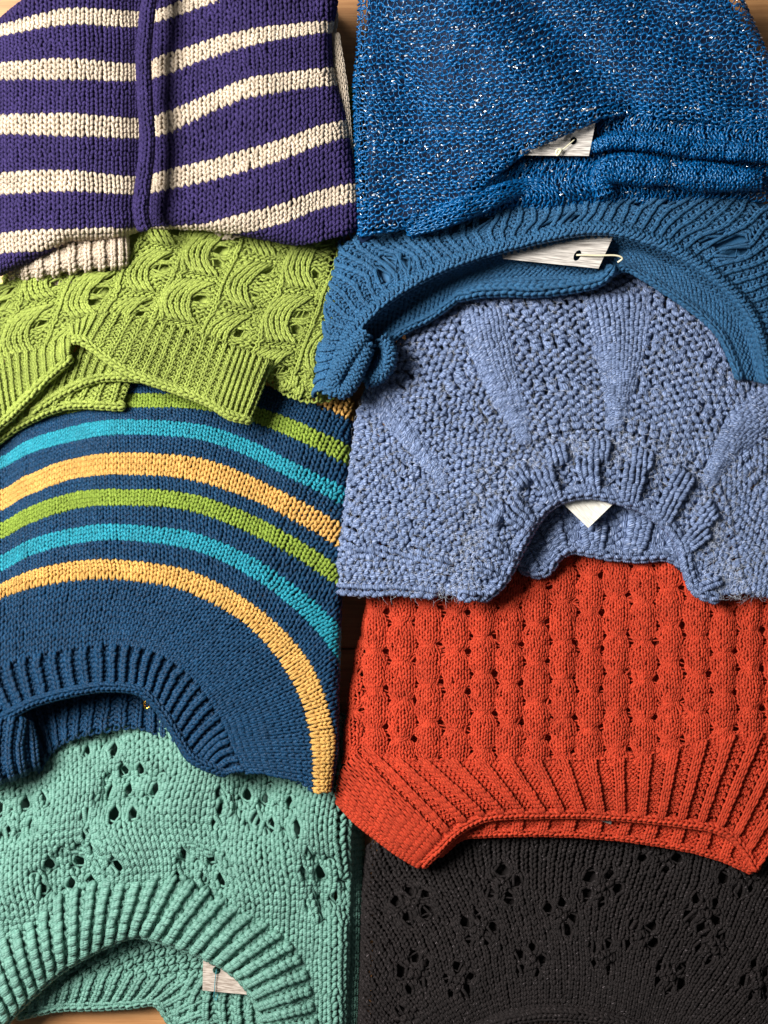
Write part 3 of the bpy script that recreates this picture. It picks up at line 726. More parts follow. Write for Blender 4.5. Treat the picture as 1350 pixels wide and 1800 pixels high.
    core([(-70, 1300), (570, 1300), (580, 1540), (-70, 1540)], 1, 13, MINT, root)
mint_sweater()
# ------------------------------------------------------------------ teal blue glitter sweater, top right
LUREX = yarn('teal_ribbon_yarn', (1, 30, 60), (7, 104, 170), mix=(.44, .56), twist=.15, fibre=.3, rough=.3, sheen=.0, spec=.8, tint=(.5, .8, 1.0))
GAP_SHADE = plain('gap_shade_blue', (3, 30, 64), .7)  # inner layer darkened in colour to stand in for shade between the stitches
GLINT = plain('silver_sequin', (236, 244, 250), rough=.2, metal=.35)
def sparkle_sweater():
    root = thing('sweater', 'shiny bright blue sweater of thin yarn sprinkled with silver sequins', 'sweater', (980, 200))
    xs = [590, 640, 720, 820, 920, 1020, 1120, 1220, 1320, 1400]
    rows = [([470, 460, 450, 445, 440, 440, 440, 445, 450, 450], 84),
            ([370, 366, 358, 350, 340, 330, 326, 330, 340, 350], [82, 84, 85, 86, 86, 84, 82, 80, 78, 76]),
            ([260, 258, 252, 244, 232, 220, 216, 222, 234, 244], [74, 77, 79, 84, 88, 90, 88, 82, 78, 76]),
            ([150, 148, 144, 138, 128, 118, 114, 120, 132, 140], [64, 67, 70, 76, 79, 77, 74, 74, 70, 66]),
            ([40, 38, 34, 28, 20, 12, 8, 12, 24, 30], [56, 60, 64, 69, 67, 63, 65, 66, 60, 56]),
            ([-60] * 10, [46, 50, 54, 57, 56, 54, 56, 56, 50, 46])]
    us = (np.array(xs) - 590) / 14.5
    vs = [0, 8.5, 18.5, 28.5, 38, 45]
    ex = [590, 620, 700, 745, 790, 830, 860, 900, 930, 1000, 1060, 1120, 1200, 1280, 1420]
    ey = [420, 416, 402, 390, 384, 352, 318, 284, 262, 232, 206, 198, 210, 226, 240]
    re, rn = edge_line((1326, 45), (.91, -.42))
    net = Net(grid(xs, rows), us=us, vs=vs, warps=[ruffle(34, 3.4, 150), crease((670, -30), (740, 220), 50, -7), crease((900, -30), (1110, 190), 45, -9), crease((1120, -30), (1330, 170), 45, -7), crease((800, -20), (960, 190), 45, 4), crease((700, 330), (900, 250), 40, -5), roll(edge_x([0, 90, 150, 250, 400], [632, 629, 623, 626, 632], -1), (-1, 0), R=9, amax=2.2),
              roll(edge_y(ex, ey), (0, 1), R=6, amax=2.4), roll(re, rn, R=9, amax=2.2)])
    disp = lambda u, v: (1.3 * np.sin(v * .12 + u * .05) + .5 * np.sin(v * .35), .5 * np.sin(u * .21 + v * .05) + .25 * np.sin(u * .6 + v * .3), .0 * u)
    knit(net, 56, 45, [('body', LUREX, range(45))], root, types=lambda i, j: -np.ones(np.shape(i)), r=.092, h=.72, a=.25, d=2.2, S=12, N=5, jit=.12, rjit=.2, seed=81, lin_off=9, lin_mat=GAP_SHADE, plump=.35, displace=disp)
    def sequins(net, nu, nv, count, seed, lift=.0012):
        rg = np.random.default_rng(seed)
        u = rg.uniform(0, nu, count); v = rg.uniform(0, nv, count)
        p, n, ok = net.frame(u, v); p = p[ok]; n = n[ok]; m = len(p)
        p = p + n * rg.uniform(.0004, lift + .0006, (m, 1))
        s = rg.uniform(.0003, .00095, (m, 1)); 
        nn = n + rg.normal(0, .45, n.shape); nn /= np.linalg.norm(nn, axis=1, keepdims=True)
        a = np.cross(nn, rg.normal(0, 1, (m, 3)) * [.5, 1, .2]); a /= np.linalg.norm(a, axis=1, keepdims=True); b = np.cross(nn, a)
        k = 6; th = np.arange(k) * 2 * math.pi / k
        ring = p[:, None] + s[:, None] * (1.7 * np.cos(th)[None, :, None] * a[:, None] + .6 * np.sin(th)[None, :, None] * b[:, None])
        up = p + nn * s * .45; dn = p - nn * s * .45
        co = np.concatenate([ring.reshape(-1, 3), up, dn])
        base = np.arange(m)[:, None] * k; i0 = base + np.arange(k); i1 = base + (np.arange(k) + 1) % k
        U = (m * k + np.arange(m))[:, None].repeat(k, 1); D = U + m
        f = np.concatenate([np.stack([i0, i1, U], -1).reshape(-1, 3), np.stack([i1, i0, D], -1).reshape(-1, 3)])
        o = mesh_obj('sequins', co, f, None, GLINT, root, False); o['kind'] = 'stuff'
        TRIS[0] += len(f)
    sequins(net, 56, 45, 1800, 3)
    # the lower layer under the opening
    low = [[(720, 420, 66), (800, 392, 66), (900, 372, 66), (1000, 366, 66), (1100, 360, 66), (1220, 352, 66), (1400, 348, 66)],
           [(715, 405, 74), (800, 372, 75), (900, 340, 76), (1000, 330, 76), (1100, 322, 76), (1220, 318, 76), (1400, 316, 76)],
           [(720, 370, 72), (800, 340, 72), (900, 300, 64), (1000, 285, 70), (1100, 280, 70), (1220, 284, 70), (1400, 290, 70)],
           [(730, 330, 60), (800, 300, 58), (900, 265, 56), (1000, 240, 60), (1100, 225, 74), (1220, 232, 74), (1400, 244, 74)],
           [(740, 280, 60), (800, 260, 60), (900, 225, 60), (1000, 190, 62), (1100, 180, 66), (1220, 190, 68), (1400, 200, 68)]]
    net2 = Net(low, us=np.array([0, 7, 14.5, 22, 29, 38, 50]), vs=[0, 4, 9, 14, 19], warps=[ruffle(36, 4.0, 60)])
    knit(net2, 50, 19, [('back_layer', LUREX, range(19))], root, r=.11, a=.26, d=1.8, S=12, jit=.12, rjit=.16, seed=83, lin_off=8, lin_mat=GAP_SHADE, displace=lambda u, v: (.6 * np.sin(v * .8), .5 * np.sin(u * .5), 0 * u))
    sequins(net2, 50, 19, 500, 4)
    # rolled hem at the right, and the thick hem running down to the left
    P1 = [(1062, 338, 76), (1058, 312, 79), (1082, 296, 81), (1140, 300, 82), (1210, 308, 82), (1290, 314, 82), (1336, 318, 79)]
    band('rolled_hem', P1, [16, 24, 26, 19, 25, 20, 14], 11, 9.5, LUREX, root, squash=.8, seed=84, warps=[ruffle(90, 5, 55)], r=.13, a=.26, d=1.2, jit=.12, S=10, types=lambda i, j: -np.ones(np.shape(i)))
    P2 = [(716, 402, 76), (760, 388, 80), (800, 372, 81), (850, 352, 79), (905, 332, 76), (950, 322, 74)]
    band('rolled_hem', P2, [12, 17, 20, 18, 14, 9], 9, 9.5, LUREX, root, squash=.8, seed=85, warps=[ruffle(91, 5, 50)], r=.13, a=.26, d=1.2, jit=.14, S=10)
    P3 = [(1030, 262, 74), (1080, 248, 80), (1150, 250, 83), (1230, 262, 84), (1320, 268, 84), (1410, 276, 82)]
    band('rolled_hem', P3, [8, 13, 15, 15, 14, 14], 8, 9.5, LUREX, root, squash=.9, seed=86, warps=[ruffle(92, 4, 50)], r=.13, a=.26, d=1.3, jit=.14, S=10, types=lambda i, j: -np.ones(np.shape(i)))
    ctrl, th, L = tube_net(P1, [16, 22, 25, 24, 22, 22, 14], 11, squash=.8)
    sequins(Net(ctrl, us=np.linspace(0, 11, len(th)), vs=np.linspace(0, 30, len(ctrl))), 11, 30, 150, 5)
    core([(660, 5), (1270, 5), (1390, 190), (1390, 215), (1040, 200), (900, 250), (780, 340), (650, 370)], 1, 44, GAP_SHADE, root)
sparkle_sweater()
# ------------------------------------------------------------------ denim blue lace sweater with a rolled neck
DENIM = yarn('denim_blue_cotton', (34, 82, 120), (58, 114, 156), twist=.9, rough=.6, spec=.4)
def denim_sweater():
    root = thing('sweater', 'denim blue lace sweater with wide rolled neckline', 'sweater', (960, 460))
    rim = resample([(578, 690), (598, 628), (622, 580), (688, 518), (780, 468), (870, 437), (960, 415), (1020, 403), (1080, 403), (1140, 420), (1200, 446), (1260, 488), (1308, 536), (1336, 590), (1350, 670)], 21)
    out = resample([(508, 700), (516, 620), (530, 530), (568, 436), (690, 390), (800, 362), (920, 340), (1010, 332), (1090, 326), (1190, 318), (1290, 322), (1390, 370), (1450, 480), (1470, 590), (1470, 700)], 21)
    A = np.c_[rim, np.interp(np.arange(21), [0, 4, 10, 14, 20], [66, 72, 72, 72, 68])]
    B = np.c_[out, np.interp(np.arange(21), [0, 4, 8, 14, 20], [54, 56, 58, 60, 58])]
    c = between(A, B, [0, .2, .5, .8, 1]); c[1, :, 2] += 3; c[2, :, 2] += 4; c[3, :, 2] += 3
    nu = 108
    net = Net(c, us=np.linspace(0, nu, 21), vs=[0, 2.6, 6.5, 10.4, 13], warps=[ruffle(44, 1.4, 120), roll(edge_x([400, 450, 540, 620, 700], [606, 596, 574, 562, 553], -1), (-1, 0), R=7, amax=2.2)])
    CW, CH = 14.0, 9.0
    def cell(u, v):
        k = np.floor(u / CW); fx = u / CW - k - .5
        q = v / CH + .45 * (k % 2); fy = q - np.floor(q) - .5
        return k, fx, fy
    def disp(u, v):
        k, fx, fy = cell(u, v)
        w = np.cos(np.pi * fx) ** 2
        return w * (4.2 * (fy * fy) - .5) + .5 * np.sin(v * .6 + u * .2), .25 * np.sin(u * .45 + 1), 0 * u
    holes = []
    rg = np.random.default_rng(8)
    for k in range(0, 7):
        for q in range(0, 3):
            cu = (k + .5) * CW; cv = (q - .45 * (k % 2) + .5) * CH
            for a, b in ((.18, .42), (.32, .5), (.45, .38)):
                if rg.random() < .85: holes.append((cu + a * CW, cv + b * CH, rg.uniform(.8, 1.3)))
    ly = knit(net, nu, 13, [('lace_yoke', DENIM, range(13))], root, types=lambda i, j: np.where(i % 2 == 0, 1, -1), relief=.18, r=.22, squeeze=.66, S=10, N=5, holes=holes, displace=disp, seed=91, lin_off=6)
    # eyelet row and rolled rim
    path = [(*p, z + 2) for p, z in zip(rim, A[:, 2])]
    band('rolled_neck', path, 8, 5, 10, DENIM, root, seed=92, r=.21, squash=1.1, types=lambda i, j: np.where((i + 1) % 5 < 2, 1, -1))
    # inside of the neckband hanging down into the opening
    top = rim + np.array([[2, 8]])
    botc = resample([(640, 668), (652, 640), (676, 606), (706, 582), (768, 550), (812, 516), (850, 500), (960, 494), (1050, 490), (1080, 472), (1110, 474), (1170, 510), (1230, 552), (1272, 596), (1300, 664)], 21)
    T = np.c_[top, A[:, 2] - 3]; Bq = np.c_[botc, np.full(21, 54.0)]
    c = between(T, Bq, [0, .35, .7, 1]); c[1, :, 2] -= 10; c[2, :, 2] -= 4
    net = Net(c, us=np.linspace(0, 88, 21), vs=[0, 3, 6, 9], warps=[ruffle(46, 1.0, 80)])
    nf = knit(net, 88, 9, [('neck_facing', DENIM, range(9))], root, types=lambda i, j: -np.ones(np.shape(i)), r=.23, S=10, seed=93, flip=True, d=1.0, lin_off=3)
    band('facing_edge', [(*p, 55) for p in botc], 5, 4, 10, DENIM, nf[0], seed=94, r=.26)
    band('back_neck_edge', [(804, 520, 54), (850, 510, 55), (900, 508, 55), (960, 508, 55), (1020, 500, 55), (1056, 490, 57), (1076, 470, 60)], [7, 9, 10, 10, 9, 8, 6], 5, 13, DENIM, root, seed=95, r=.27)
    # folded end of the collar: a loop at the lower left
    P1 = [(640, 586, 74), (618, 618, 75), (598, 650, 74), (588, 676, 73), (602, 688, 73), (618, 672, 74), (632, 640, 74), (646, 606, 73)]
    band('collar_fold', P1, [12, 13, 12, 11, 10, 11, 12, 11], 8, 9, DENIM, root, seed=96, r=.2, d=1.3, squash=1.3, types=lambda i, j: -np.ones(np.shape(i)))
    P2 = [(672, 596, 66), (684, 616, 67), (680, 642, 66), (664, 660, 65), (644, 668, 64)]
    band('collar_fold', P2, [9, 10, 11, 11, 10], 7, 9, DENIM, root, seed=97, r=.2, d=1.3, squash=1.2, types=lambda i, j: -np.ones(np.shape(i)))
    core([(640, 430), (760, 390), (1000, 350), (1200, 350), (1400, 400), (1400, 440), (1200, 400), (1000, 375), (780, 430), (650, 500)], 1, 44, DENIM, root)
denim_sweater()
# ------------------------------------------------------------------ fuzzy periwinkle sweater
PERI = yarn('periwinkle_mohair', (54, 69, 97), (140, 157, 194), mix=(.42, .58), twist=.7, pitch=3.0, plies=1, fibre=1.0, sheen=.35, fleck=((178, 188, 214), .64))
HAIR = plain('pale_hair', (222, 228, 242), rough=.5)
def periwinkle_sweater():
    root = thing('sweater', 'fuzzy periwinkle blue sweater with leaf wedges fanning from the neck', 'sweater', (980, 760))
    neck = resample([(846, 1050), (872, 1030), (888, 1008), (911, 962), (945, 904), (979, 876), (1036, 864), (1082, 874), (1128, 887), (1173, 921), (1200, 955), (1209, 995), (1226, 1036), (1262, 1050)], 17)
    out = resample([(560, 1046), (566, 990), (576, 900), (596, 790), (630, 690), (700, 590), (800, 510), (920, 470), (1050, 460), (1190, 470), (1320, 520), (1420, 620), (1470, 740), (1490, 860), (1490, 960), (1480, 1050)], 17)
    zi = np.interp(np.arange(17), [0, 3, 8, 13, 16], [56, 57, 57, 57, 56]); zo = np.interp(np.arange(17), [0, 4, 8, 12, 16], [50, 45, 36, 36, 48])
    A = np.c_[neck, zi]; B = np.c_[out, zo]
    fr = [0, .12, .3, .55, .8, 1]
    c = between(A, B, fr)
    c[1, :, 2] += 5; c[2, :, 2] += 6; c[3, :, 2] += 6; c[4, :, 2] += 4
    warps = [ruffle(54, 3.2, 170), roll(edge_x([600, 720, 850, 990, 1060], [676, 634, 615, 592, 594], -1), (-1, 0), R=8, amax=2.2),
             roll(edge_y([500, 600, 720, 850, 880, 1200, 1230, 1350], [1046, 1046, 1052, 1056, 1100, 1100, 1054, 1050]), (0, 1), R=7, amax=2.4)]
    V = 27.0
    vs = np.array(fr) * V
    bands = [(0, 4, 36), (4, 8, 42), (8, 13, 48), (13, 18, 56), (18, 23, 64), (23, 27, 70)]
    parts = []
    for k, (v0, v1, n) in enumerate(bands):
        net = Net(c, us=np.linspace(0, n, 17), vs=vs, warps=warps)
        if k == 0:
            ty = lambda i, j: np.where((i % 4 < 2) & (i > 4) & (i < 32), 1, np.where((i <= 4) | (i >= 32), np.where(i % 3 == 0, 1, -1), -1))
        elif k == 1:
            ty = lambda i, j: np.where((j < 6) & (i % 4 < 2) & (i > 7) & (i < 35), 1, -1)
        else:
            ty = lambda i, j: np.where(i < 5, np.where(i % 3 == 0, 1, -1), -1)
        ob = knit(net, n, v1 - v0, [('ribbed_neckband' if k == 0 else 'yoke', PERI, range(v0, v1))], root, types=ty, relief=.36 if k < 2 else .05, v0=v0, r=.2, a=.17, S=12, N=5, d=1.2, plump=.15, jit=.05, rjit=.15, seed=101 + k, lin_off=6, px=19.5)
        if k == 0: nb = ob[0]
        if k: fibres(net, (0, n), (v0, v1), 1100, HAIR, root, length=(4, 13), rad=.07, seed=201 + k, lift=1.6)
    hl = Net(c, us=np.linspace(0, 40, 17), vs=vs, warps=warps)
    fibres(hl, (0, 40), (0, 24), 700, HAIR, root, length=(5, 13), rad=.075, seed=260, lift=2.6, curl=1.5)
    netf = Net(c, us=np.linspace(0, 40, 17), vs=vs, warps=warps)
    # leaf wedges: knit columns over the purl ground, narrowing to the neckband
    gu, gv = np.meshgrid(np.linspace(0, 40, 90), np.linspace(0, V, 60)); gp = netf.px(gu, gv)
    def wedge(pts_l, pts_r, z, n, seed):
        Lr = resample(pts_l, 6); Rr = resample(pts_r, 6)
        cc = np.array([[(*(Lr[k] * (1 - f) + Rr[k] * f), z - .9 + 3.2 * math.sin(math.pi * f) * min(1, .35 + k * .25)) for f in np.linspace(0, 1, 5)] for k in range(6)])
        for row in cc:
            for q in row:
                k = np.argmin((gp[..., 0] - q[0]) ** 2 + (gp[..., 1] - q[1]) ** 2)
                q[2] = q[2] - z + gp[..., 2].ravel()[k] + 0.2
        H = float(np.linalg.norm(np.diff((Lr + Rr) / 2, axis=0), axis=1).sum())
        nv = int(H / 14)
        net = Net(cc, us=np.linspace(0, n, 5), vs=np.linspace(0, nv, 6), warps=[ruffle(54, 3.2, 170)])
        knit(net, n, nv, [('leaf_wedge', PERI, range(nv))], root, r=.21, S=12, N=5, jit=.05, rjit=.12, seed=seed, lining=False, h=.86, d=1.0, px=19)
        fibres(net, (0, n), (0, nv), 90, HAIR, root, length=(4, 12), rad=.07, seed=seed + 50, lift=1.5)
    wedge([(1074, 752), (1062, 690), (1048, 620), (1034, 560), (1024, 520)], [(1090, 752), (1112, 690), (1130, 620), (1142, 560), (1146, 520)], 64.5, 6, 121)
    wedge([(918, 778), (880, 720), (846, 660), (820, 590), (812, 545)], [(930, 776), (922, 720), (906, 650), (894, 590), (888, 545)], 63.5, 5, 122)
    wedge([(776, 852), (740, 812), (700, 770), (664, 728), (640, 700)], [(786, 846), (760, 800), (724, 744), (690, 690), (664, 650)], 60.5, 3, 123)
    wedge([(1240, 846), (1256, 790), (1284, 730), (1316, 700), (1360, 672)], [(1252, 852), (1290, 806), (1340, 770), (1390, 740), (1440, 720)], 62.5, 5, 124)
    # neck edge, far side of the neck
    band('neck_edge', [(*p, z - 1) for p, z in zip(neck, zi)], 8, 4, 15, PERI, nb, seed=131, r=.27)
    top = resample([(900, 990), (915, 950), (960, 890), (1036, 870), (1110, 880), (1160, 910), (1195, 960), (1200, 1000)], 9)
    bot = resample([(918, 996), (950, 1006), (976, 986), (990, 960), (1065, 972), (1130, 977), (1180, 974), (1204, 990)], 9)
    A2 = np.c_[bot, np.full(9, 38.0)]; B2 = np.c_[top, np.full(9, 36.0)]
    net = Net(between(A2, B2, [0, .4, .8, 1.15]), us=np.linspace(0, 19, 9), vs=[0, 2.5, 5.5, 9], warps=[ruffle(57, 1.5, 60)])
    knit(net, 19, 9, [('back_neck', PERI, range(9))], root, types=lambda i, j: np.where(i % 4 < 2, 1, -1), relief=.2, r=.29, S=12, N=5, seed=132, lin_off=4, jit=.08)
    band('back_neck_edge', [(*p, 37.5) for p in bot], 8, 4, 16, PERI, root, seed=133, r=.27)
    fibres(netf, (0, 40), (0, 4), 260, HAIR, root, length=(5, 13), rad=.07, seed=240, lift=1.8)
    core([(700, 660), (820, 560), (1050, 520), (1280, 560), (1430, 680), (1430, 830), (1200, 830), (1050, 800), (900, 830), (660, 860)], 1, 30, PERI, root)
periwinkle_sweater()
# ------------------------------------------------------------------ orange red sweater with little bell cables
RUST = yarn('orange_red_wool', (180, 43, 22), (222, 86, 52), twist=.7, pitch=1.8, fibre=.9, sheen=.12, fleck=((236, 122, 88), .70))
def orange_sweater():
    root = thing('sweater', 'orange red sweater with staggered bell cables and ribbed boat neck', 'sweater', (960, 1220))
    xs = [590, 640, 720, 820, 920, 1020, 1120, 1220, 1320, 1420]
    rows = [(np.array([1392, 1388, 1384, 1380, 1378, 1376, 1374, 1370, 1362, 1350]), [42, 45, 47, 48, 48, 48, 48, 48, 47, 46]),
            (1260, [40, 44, 47, 48, 48, 48, 48, 48, 48, 47]), (1120, [36, 40, 42, 43, 43, 43, 43, 43, 42, 41]), (1020, [32, 35, 37, 37, 36, 35, 35, 36, 37, 36]), (930, [26, 28, 29, 28, 27, 26, 26, 28, 29, 28])]
    CX, RY = 9.4, 7.6
    us = (np.array(xs) - 590) / CX
    vs = np.array([0, 125, 265, 365, 455]) / RY
    nu, nv = int(us[-1]), int(vs[-1])
    bx = [560, 610, 640, 700, 760, 820, 900, 1000, 1100, 1180, 1250, 1330, 1440]; by = [1330, 1338, 1330, 1348, 1350, 1346, 1346, 1346, 1340, 1332, 1318, 1308, 1300]
    net = Net(grid(xs, rows), us=us, vs=vs, warps=[ruffle(64, 2.4, 200), crease((980, 960), (1130, 1240), 90, -6), roll(edge_x([1000, 1060, 1200, 1330, 1420], [652, 646, 624, 606, 600], -1), (-1, 0), R=9, amax=2.2), cull(lambda x, y: y > np.interp(x, bx, by) + 6)])
    CW, CH = 5.0, 67 / RY
    def cell(u, v):
        k = np.floor(u / CW); fx = u / CW - k - .5
        q = v / CH + .39 * k + .10 * np.sin(k * 2.7); fy = q - np.floor(q) - .5
        return k, fx, fy
    def disp(u, v):
        k, fx, fy = cell(u, v)
        pin = np.exp(-((np.abs(fy) - .5) / .13) ** 2)
        du = -fx * CW * (.36 * pin - .04)
        dz = .98 * np.cos(np.pi * np.clip(fx * 1.08, -.5, .5)) * np.cos(np.pi * fy * .92) ** .5 + .25 * pin * np.exp(-(fx / .25) ** 2) - .25
        return du, .12 * pin * np.sign(fx), dz
    holes = []
    rg = np.random.default_rng(4)
    for k in range(0, int(nu / CW) + 1):
        for q in range(-1, 10):
            cv = (q - (.39 * k + .10 * math.sin(k * 2.7)) % 1) * CH
            if 0 < cv < nv and rg.random() < .88: holes.append(((k + 1.0) * CW + rg.normal(0, .1), cv + rg.normal(0, .3), rg.uniform(.38, .55)))
    typ = lambda i, j: np.where((np.abs(cell(i + .5, j + .5)[1]) < .42) | True, 1, -1)
    knit(net, nu, nv, [('cabled_body', RUST, range(nv))], root, types=typ, r=.195, S=10, N=5, d=1.1, holes=holes, displace=disp, seed=141, lin_off=8, jit=.085, rjit=.15)
    fibres(net, (4, nu), (4, nv), 900, RUST, root, length=(1.5, 5), rad=.05, seed=142, lift=1.4)
    # strands wrapped across each pinch of the cables
    WP, WR = [], []
    for k in range(0, int(nu / CW) + 1):
        for q in range(-1, 10):
            cv = (q - (.39 * k + .10 * math.sin(k * 2.7)) % 1) * CH
            if not 1 < cv < nv - 1: continue
            for s_ in range(1 + (rg.random() < .5)):
                f = np.linspace(-1, 1, 8); sl = rg.uniform(.3, 1.5)
                WP.append(np.stack([(k + .5) * CW + f * 1.2, cv - .3 + .5 * s_ + f * sl + .35 * f * f], -1)); WR.append(0.3 + .7 * (1 - f ** 2) + rg.normal(0, .08))
    WP = np.array(WP); WR = np.array(WR)
    p, nn, ok = net.frame(WP[..., 0], WP[..., 1])
    o = tubes('cable_wraps', p + nn * (WR * CX * PX * .55)[..., None], nn, np.full(WR.shape, .17 * CX * PX), ok, 5, RUST, root); o['kind'] = 'stuff'
    # neck ribbing fanning out to the shoulders
    top = resample([(592, 1400), (606, 1352), (640, 1318), (700, 1334), (760, 1338), (830, 1336), (900, 1336), (970, 1336), (1036, 1336), (1130, 1330), (1230, 1306), (1310, 1292), (1380, 1300), (1430, 1380)], 19)
    bot = resample([(742, 1520), (762, 1502), (786, 1476), (816, 1452), (856, 1436), (890, 1432), (925, 1431), (980, 1430), (1036, 1431), (1120, 1437), (1200, 1446), (1264, 1458), (1300, 1482), (1330, 1528)], 19)
    A = np.c_[bot, np.full(19, 46.0)]; B = np.c_[top, np.full(19, 50.0)]; B[:3, 2] -= [9, 6, 2]; A[:2, 2] -= [7, 2]
    c = between(A, B, [0, .12, .5, 1]); c[0, :, 2] -= 2; c[1, :, 2] += 3; c[2, :, 2] += 4
    n = 96
    net = Net(c, us=np.linspace(0, n, 19), vs=[0, 1.7, 7, 14], warps=[ruffle(66, 1.6, 150)])
    nb = knit(net, n, 14, [('ribbed_neckband', RUST, range(14))], root, types=lambda i, j: np.where((i % 5 < 2) | (i < 9), 1, -1), relief=.42, r=.215, S=10, N=5, seed=143, lin_off=6, jit=.06, rjit=.12, px=8.6)
    band('neck_edge', [(*p, z) for p, z in zip(bot, A[:, 2])], 6, 4, 9, RUST, nb[0], seed=144, r=.26)
    band('shoulder_fold', [(598, 1402, 36), (632, 1436, 38), (665, 1462, 38), (705, 1492, 38), (742, 1516, 37)], [10, 12, 12, 12, 10], 7, 8, RUST, root, arc=(-.5, 3.2), seed=145, r=.25)
    bot2 = resample([(770, 1502), (808, 1470), (899, 1463), (979, 1463), (1093, 1471), (1207, 1489), (1276, 1509), (1322, 1530)], 12)
    top2 = resample([(780, 1470), (830, 1430), (900, 1418), (980, 1416), (1090, 1420), (1200, 1432), (1270, 1450), (1330, 1500)], 12)
    A2 = np.c_[bot2, np.full(12, 37.0)]; B2 = np.c_[top2, np.full(12, 38.0)]
    c = between(A2, B2, [0, .4, 1]); c[1, :, 2] += 2
    net = Net(c, us=np.linspace(0, 62, 12), vs=[0, 3, 7])
    knit(net, 62, 7, [('back_neckband', RUST, range(7))], root, types=lambda i, j: np.where(i % 5 < 2, 1, -1), relief=.4, r=.25, seed=146, lin_off=4, jit=.06)
    band('back_neck_edge', [(*p, 36.5) for p in bot2], 5.5, 4, 9, RUST, root, seed=147, r=.26)
    core([(680, 990), (1410, 990), (1410, 1340), (700, 1360), (650, 1330)], 1, 22, RUST, root)
orange_sweater()
# ------------------------------------------------------------------ charcoal lace sweater, bottom right
COAL = yarn('charcoal_tweed', (17, 14, 14), (50, 43, 42), twist=.7, pitch=1.8, fibre=.9, spec=.2, rough=.7, sheen=.02, fleck=((118, 108, 110), .66))
def charcoal_sweater():
    root = thing('sweater', 'charcoal black lace sweater below the orange one', 'sweater', (960, 1660))
    inner = resample([(690, 1960), (740, 1886), (800, 1832), (870, 1795), (940, 1779), (1010, 1779), (1090, 1794), (1170, 1832), (1230, 1886), (1280, 1960)], 15)
    outer = resample([(440, 1800), (500, 1640), (610, 1510), (740, 1440), (880, 1405), (1030, 1400), (1180, 1420), (1320, 1480), (1430, 1600), (1500, 1800)], 15)
    A = np.c_[inner, np.full(15, 27.0)]; B = np.c_[outer, np.full(15, 22.0)]
    c = between(A, B, [0, .2, .5, .8, 1]); c[1, :, 2] += 3; c[2, :, 2] += 4; c[3, :, 2] += 2
    n = 82; nv = 44
    net = Net(c, us=np.linspace(0, n, 15), vs=[0, 9, 22, 35, 44], warps=[ruffle(74, 2.4, 150), roll(edge_x([1480, 1560, 1700, 1820], [650, 642, 638, 634], -1), (-1, 0), R=9, amax=2.2)])
    spots = [(885, 1555), (725, 1590), (835, 1635), (725, 1710), (805, 1725), (930, 1690), (1055, 1560), (985, 1610), (1060, 1680), (1130, 1650), (1230, 1600), (1250, 1660), (1180, 1720), (720, 1790), (1150, 1500), (1300, 1540), (1330, 1720)]
    # find the stitch coordinates of each flower by search on the net
    gu, gv = np.meshgrid(np.linspace(0, n, 165), np.linspace(0, nv, 89)); gp = net.px(gu, gv)
    rg = np.random.default_rng(9)
    fl = []; holes = []
    for x, y in spots:
        d = (gp[..., 0] - x) ** 2 + (gp[..., 1] - y) ** 2
        k = np.unravel_index(np.argmin(d), d.shape); fl.append((gu[k], gv[k]))
    for u, v in fl:
        for k in range(5):
            a = k * 1.257 + rg.uniform(-.2, .2)
            if rg.random() < .9: holes.append((u + 2.0 * math.cos(a), v + 2.8 * math.sin(a), rg.uniform(.5, .85)))
    def disp(u, v):
        du = .5 * np.sin(v * .2 + u * .15); dz = 0 * u
        for a, b in fl:
            x = u - a; y = (v - b) * .75; q = x * x + y * y
            w = np.exp(-q / 6.0)
            dz = dz + .5 * np.exp(-q / 1.5)
        return du, 0 * u, dz
    def typ(i, j):
        w = np.zeros(np.shape(i))
        for a, b in fl: w = np.maximum(w, np.exp(-((i - a) ** 2 + (.75 * (j - b)) ** 2) / 4.0))
        return np.where((w > .45) & ((i + j) % 2 == 0), -1, 1)
    knit(net, n, nv, [('lace_yoke', COAL, range(nv))], root, types=typ, relief=.10, r=.2, squeeze=.85, d=1.1, S=10, N=5, holes=holes, displace=disp, seed=151, lin_off=8, jit=.06, rjit=.12)
    fibres(net, (8, n - 6), (2, nv), 350, COAL, root, length=(1.5, 5), rad=.05, seed=153, lift=1.4)
    # neckband standing up at the bottom of the picture
    e = [(*p, 30) for p in resample([(740, 1893), (800, 1840), (868, 1803), (940, 1786), (1010, 1786), (1090, 1801), (1170, 1840), (1230, 1893)], 12)]
    band('rolled_neck', e, 12, 7, 9, COAL, root, seed=152, r=.25)
    core([(670, 1490), (1420, 1490), (1420, 1740), (670, 1760)], 1, 13, COAL, root)
charcoal_sweater()
# ------------------------------------------------------------------ swing tags and pins
def card_mat(name, a, b):
    m = bpy.data.materials.new(name); t, N, L, bs = nt(m)
    tc = N.new('ShaderNodeTexCoord'); mp = N.new('ShaderNodeMapping'); L.new(tc.outputs['UV'], mp.inputs['Vector']); mp.inputs['Scale'].default_value = (2.2, 16, 1)
    n = N.new('ShaderNodeTexNoise'); n.inputs['Scale'].default_value = 2.0; n.inputs['Detail'].default_value = 6; L.new(mp.outputs[0], n.inputs['Vector'])
    r = N.new('ShaderNodeValToRGB'); L.new(n.outputs['Fac'], r.inputs[0])
    r.color_ramp.elements[0].position = .32; r.color_ramp.elements[0].color = (*lin(a), 1)
    r.color_ramp.elements[1].position = .60; r.color_ramp.elements[1].color = (*lin(b), 1)
    L.new(r.outputs[0], bs.inputs['Base Color']); bs.inputs['Roughness'].default_value = .35
    return m
CARD = card_mat('weathered_wood_print', (122, 114, 108), (216, 208, 198))
CARD2 = card_mat('pale_print', (196, 190, 178), (236, 230, 216))
PALE = plain('cream_plastic', (232, 222, 186), .35)
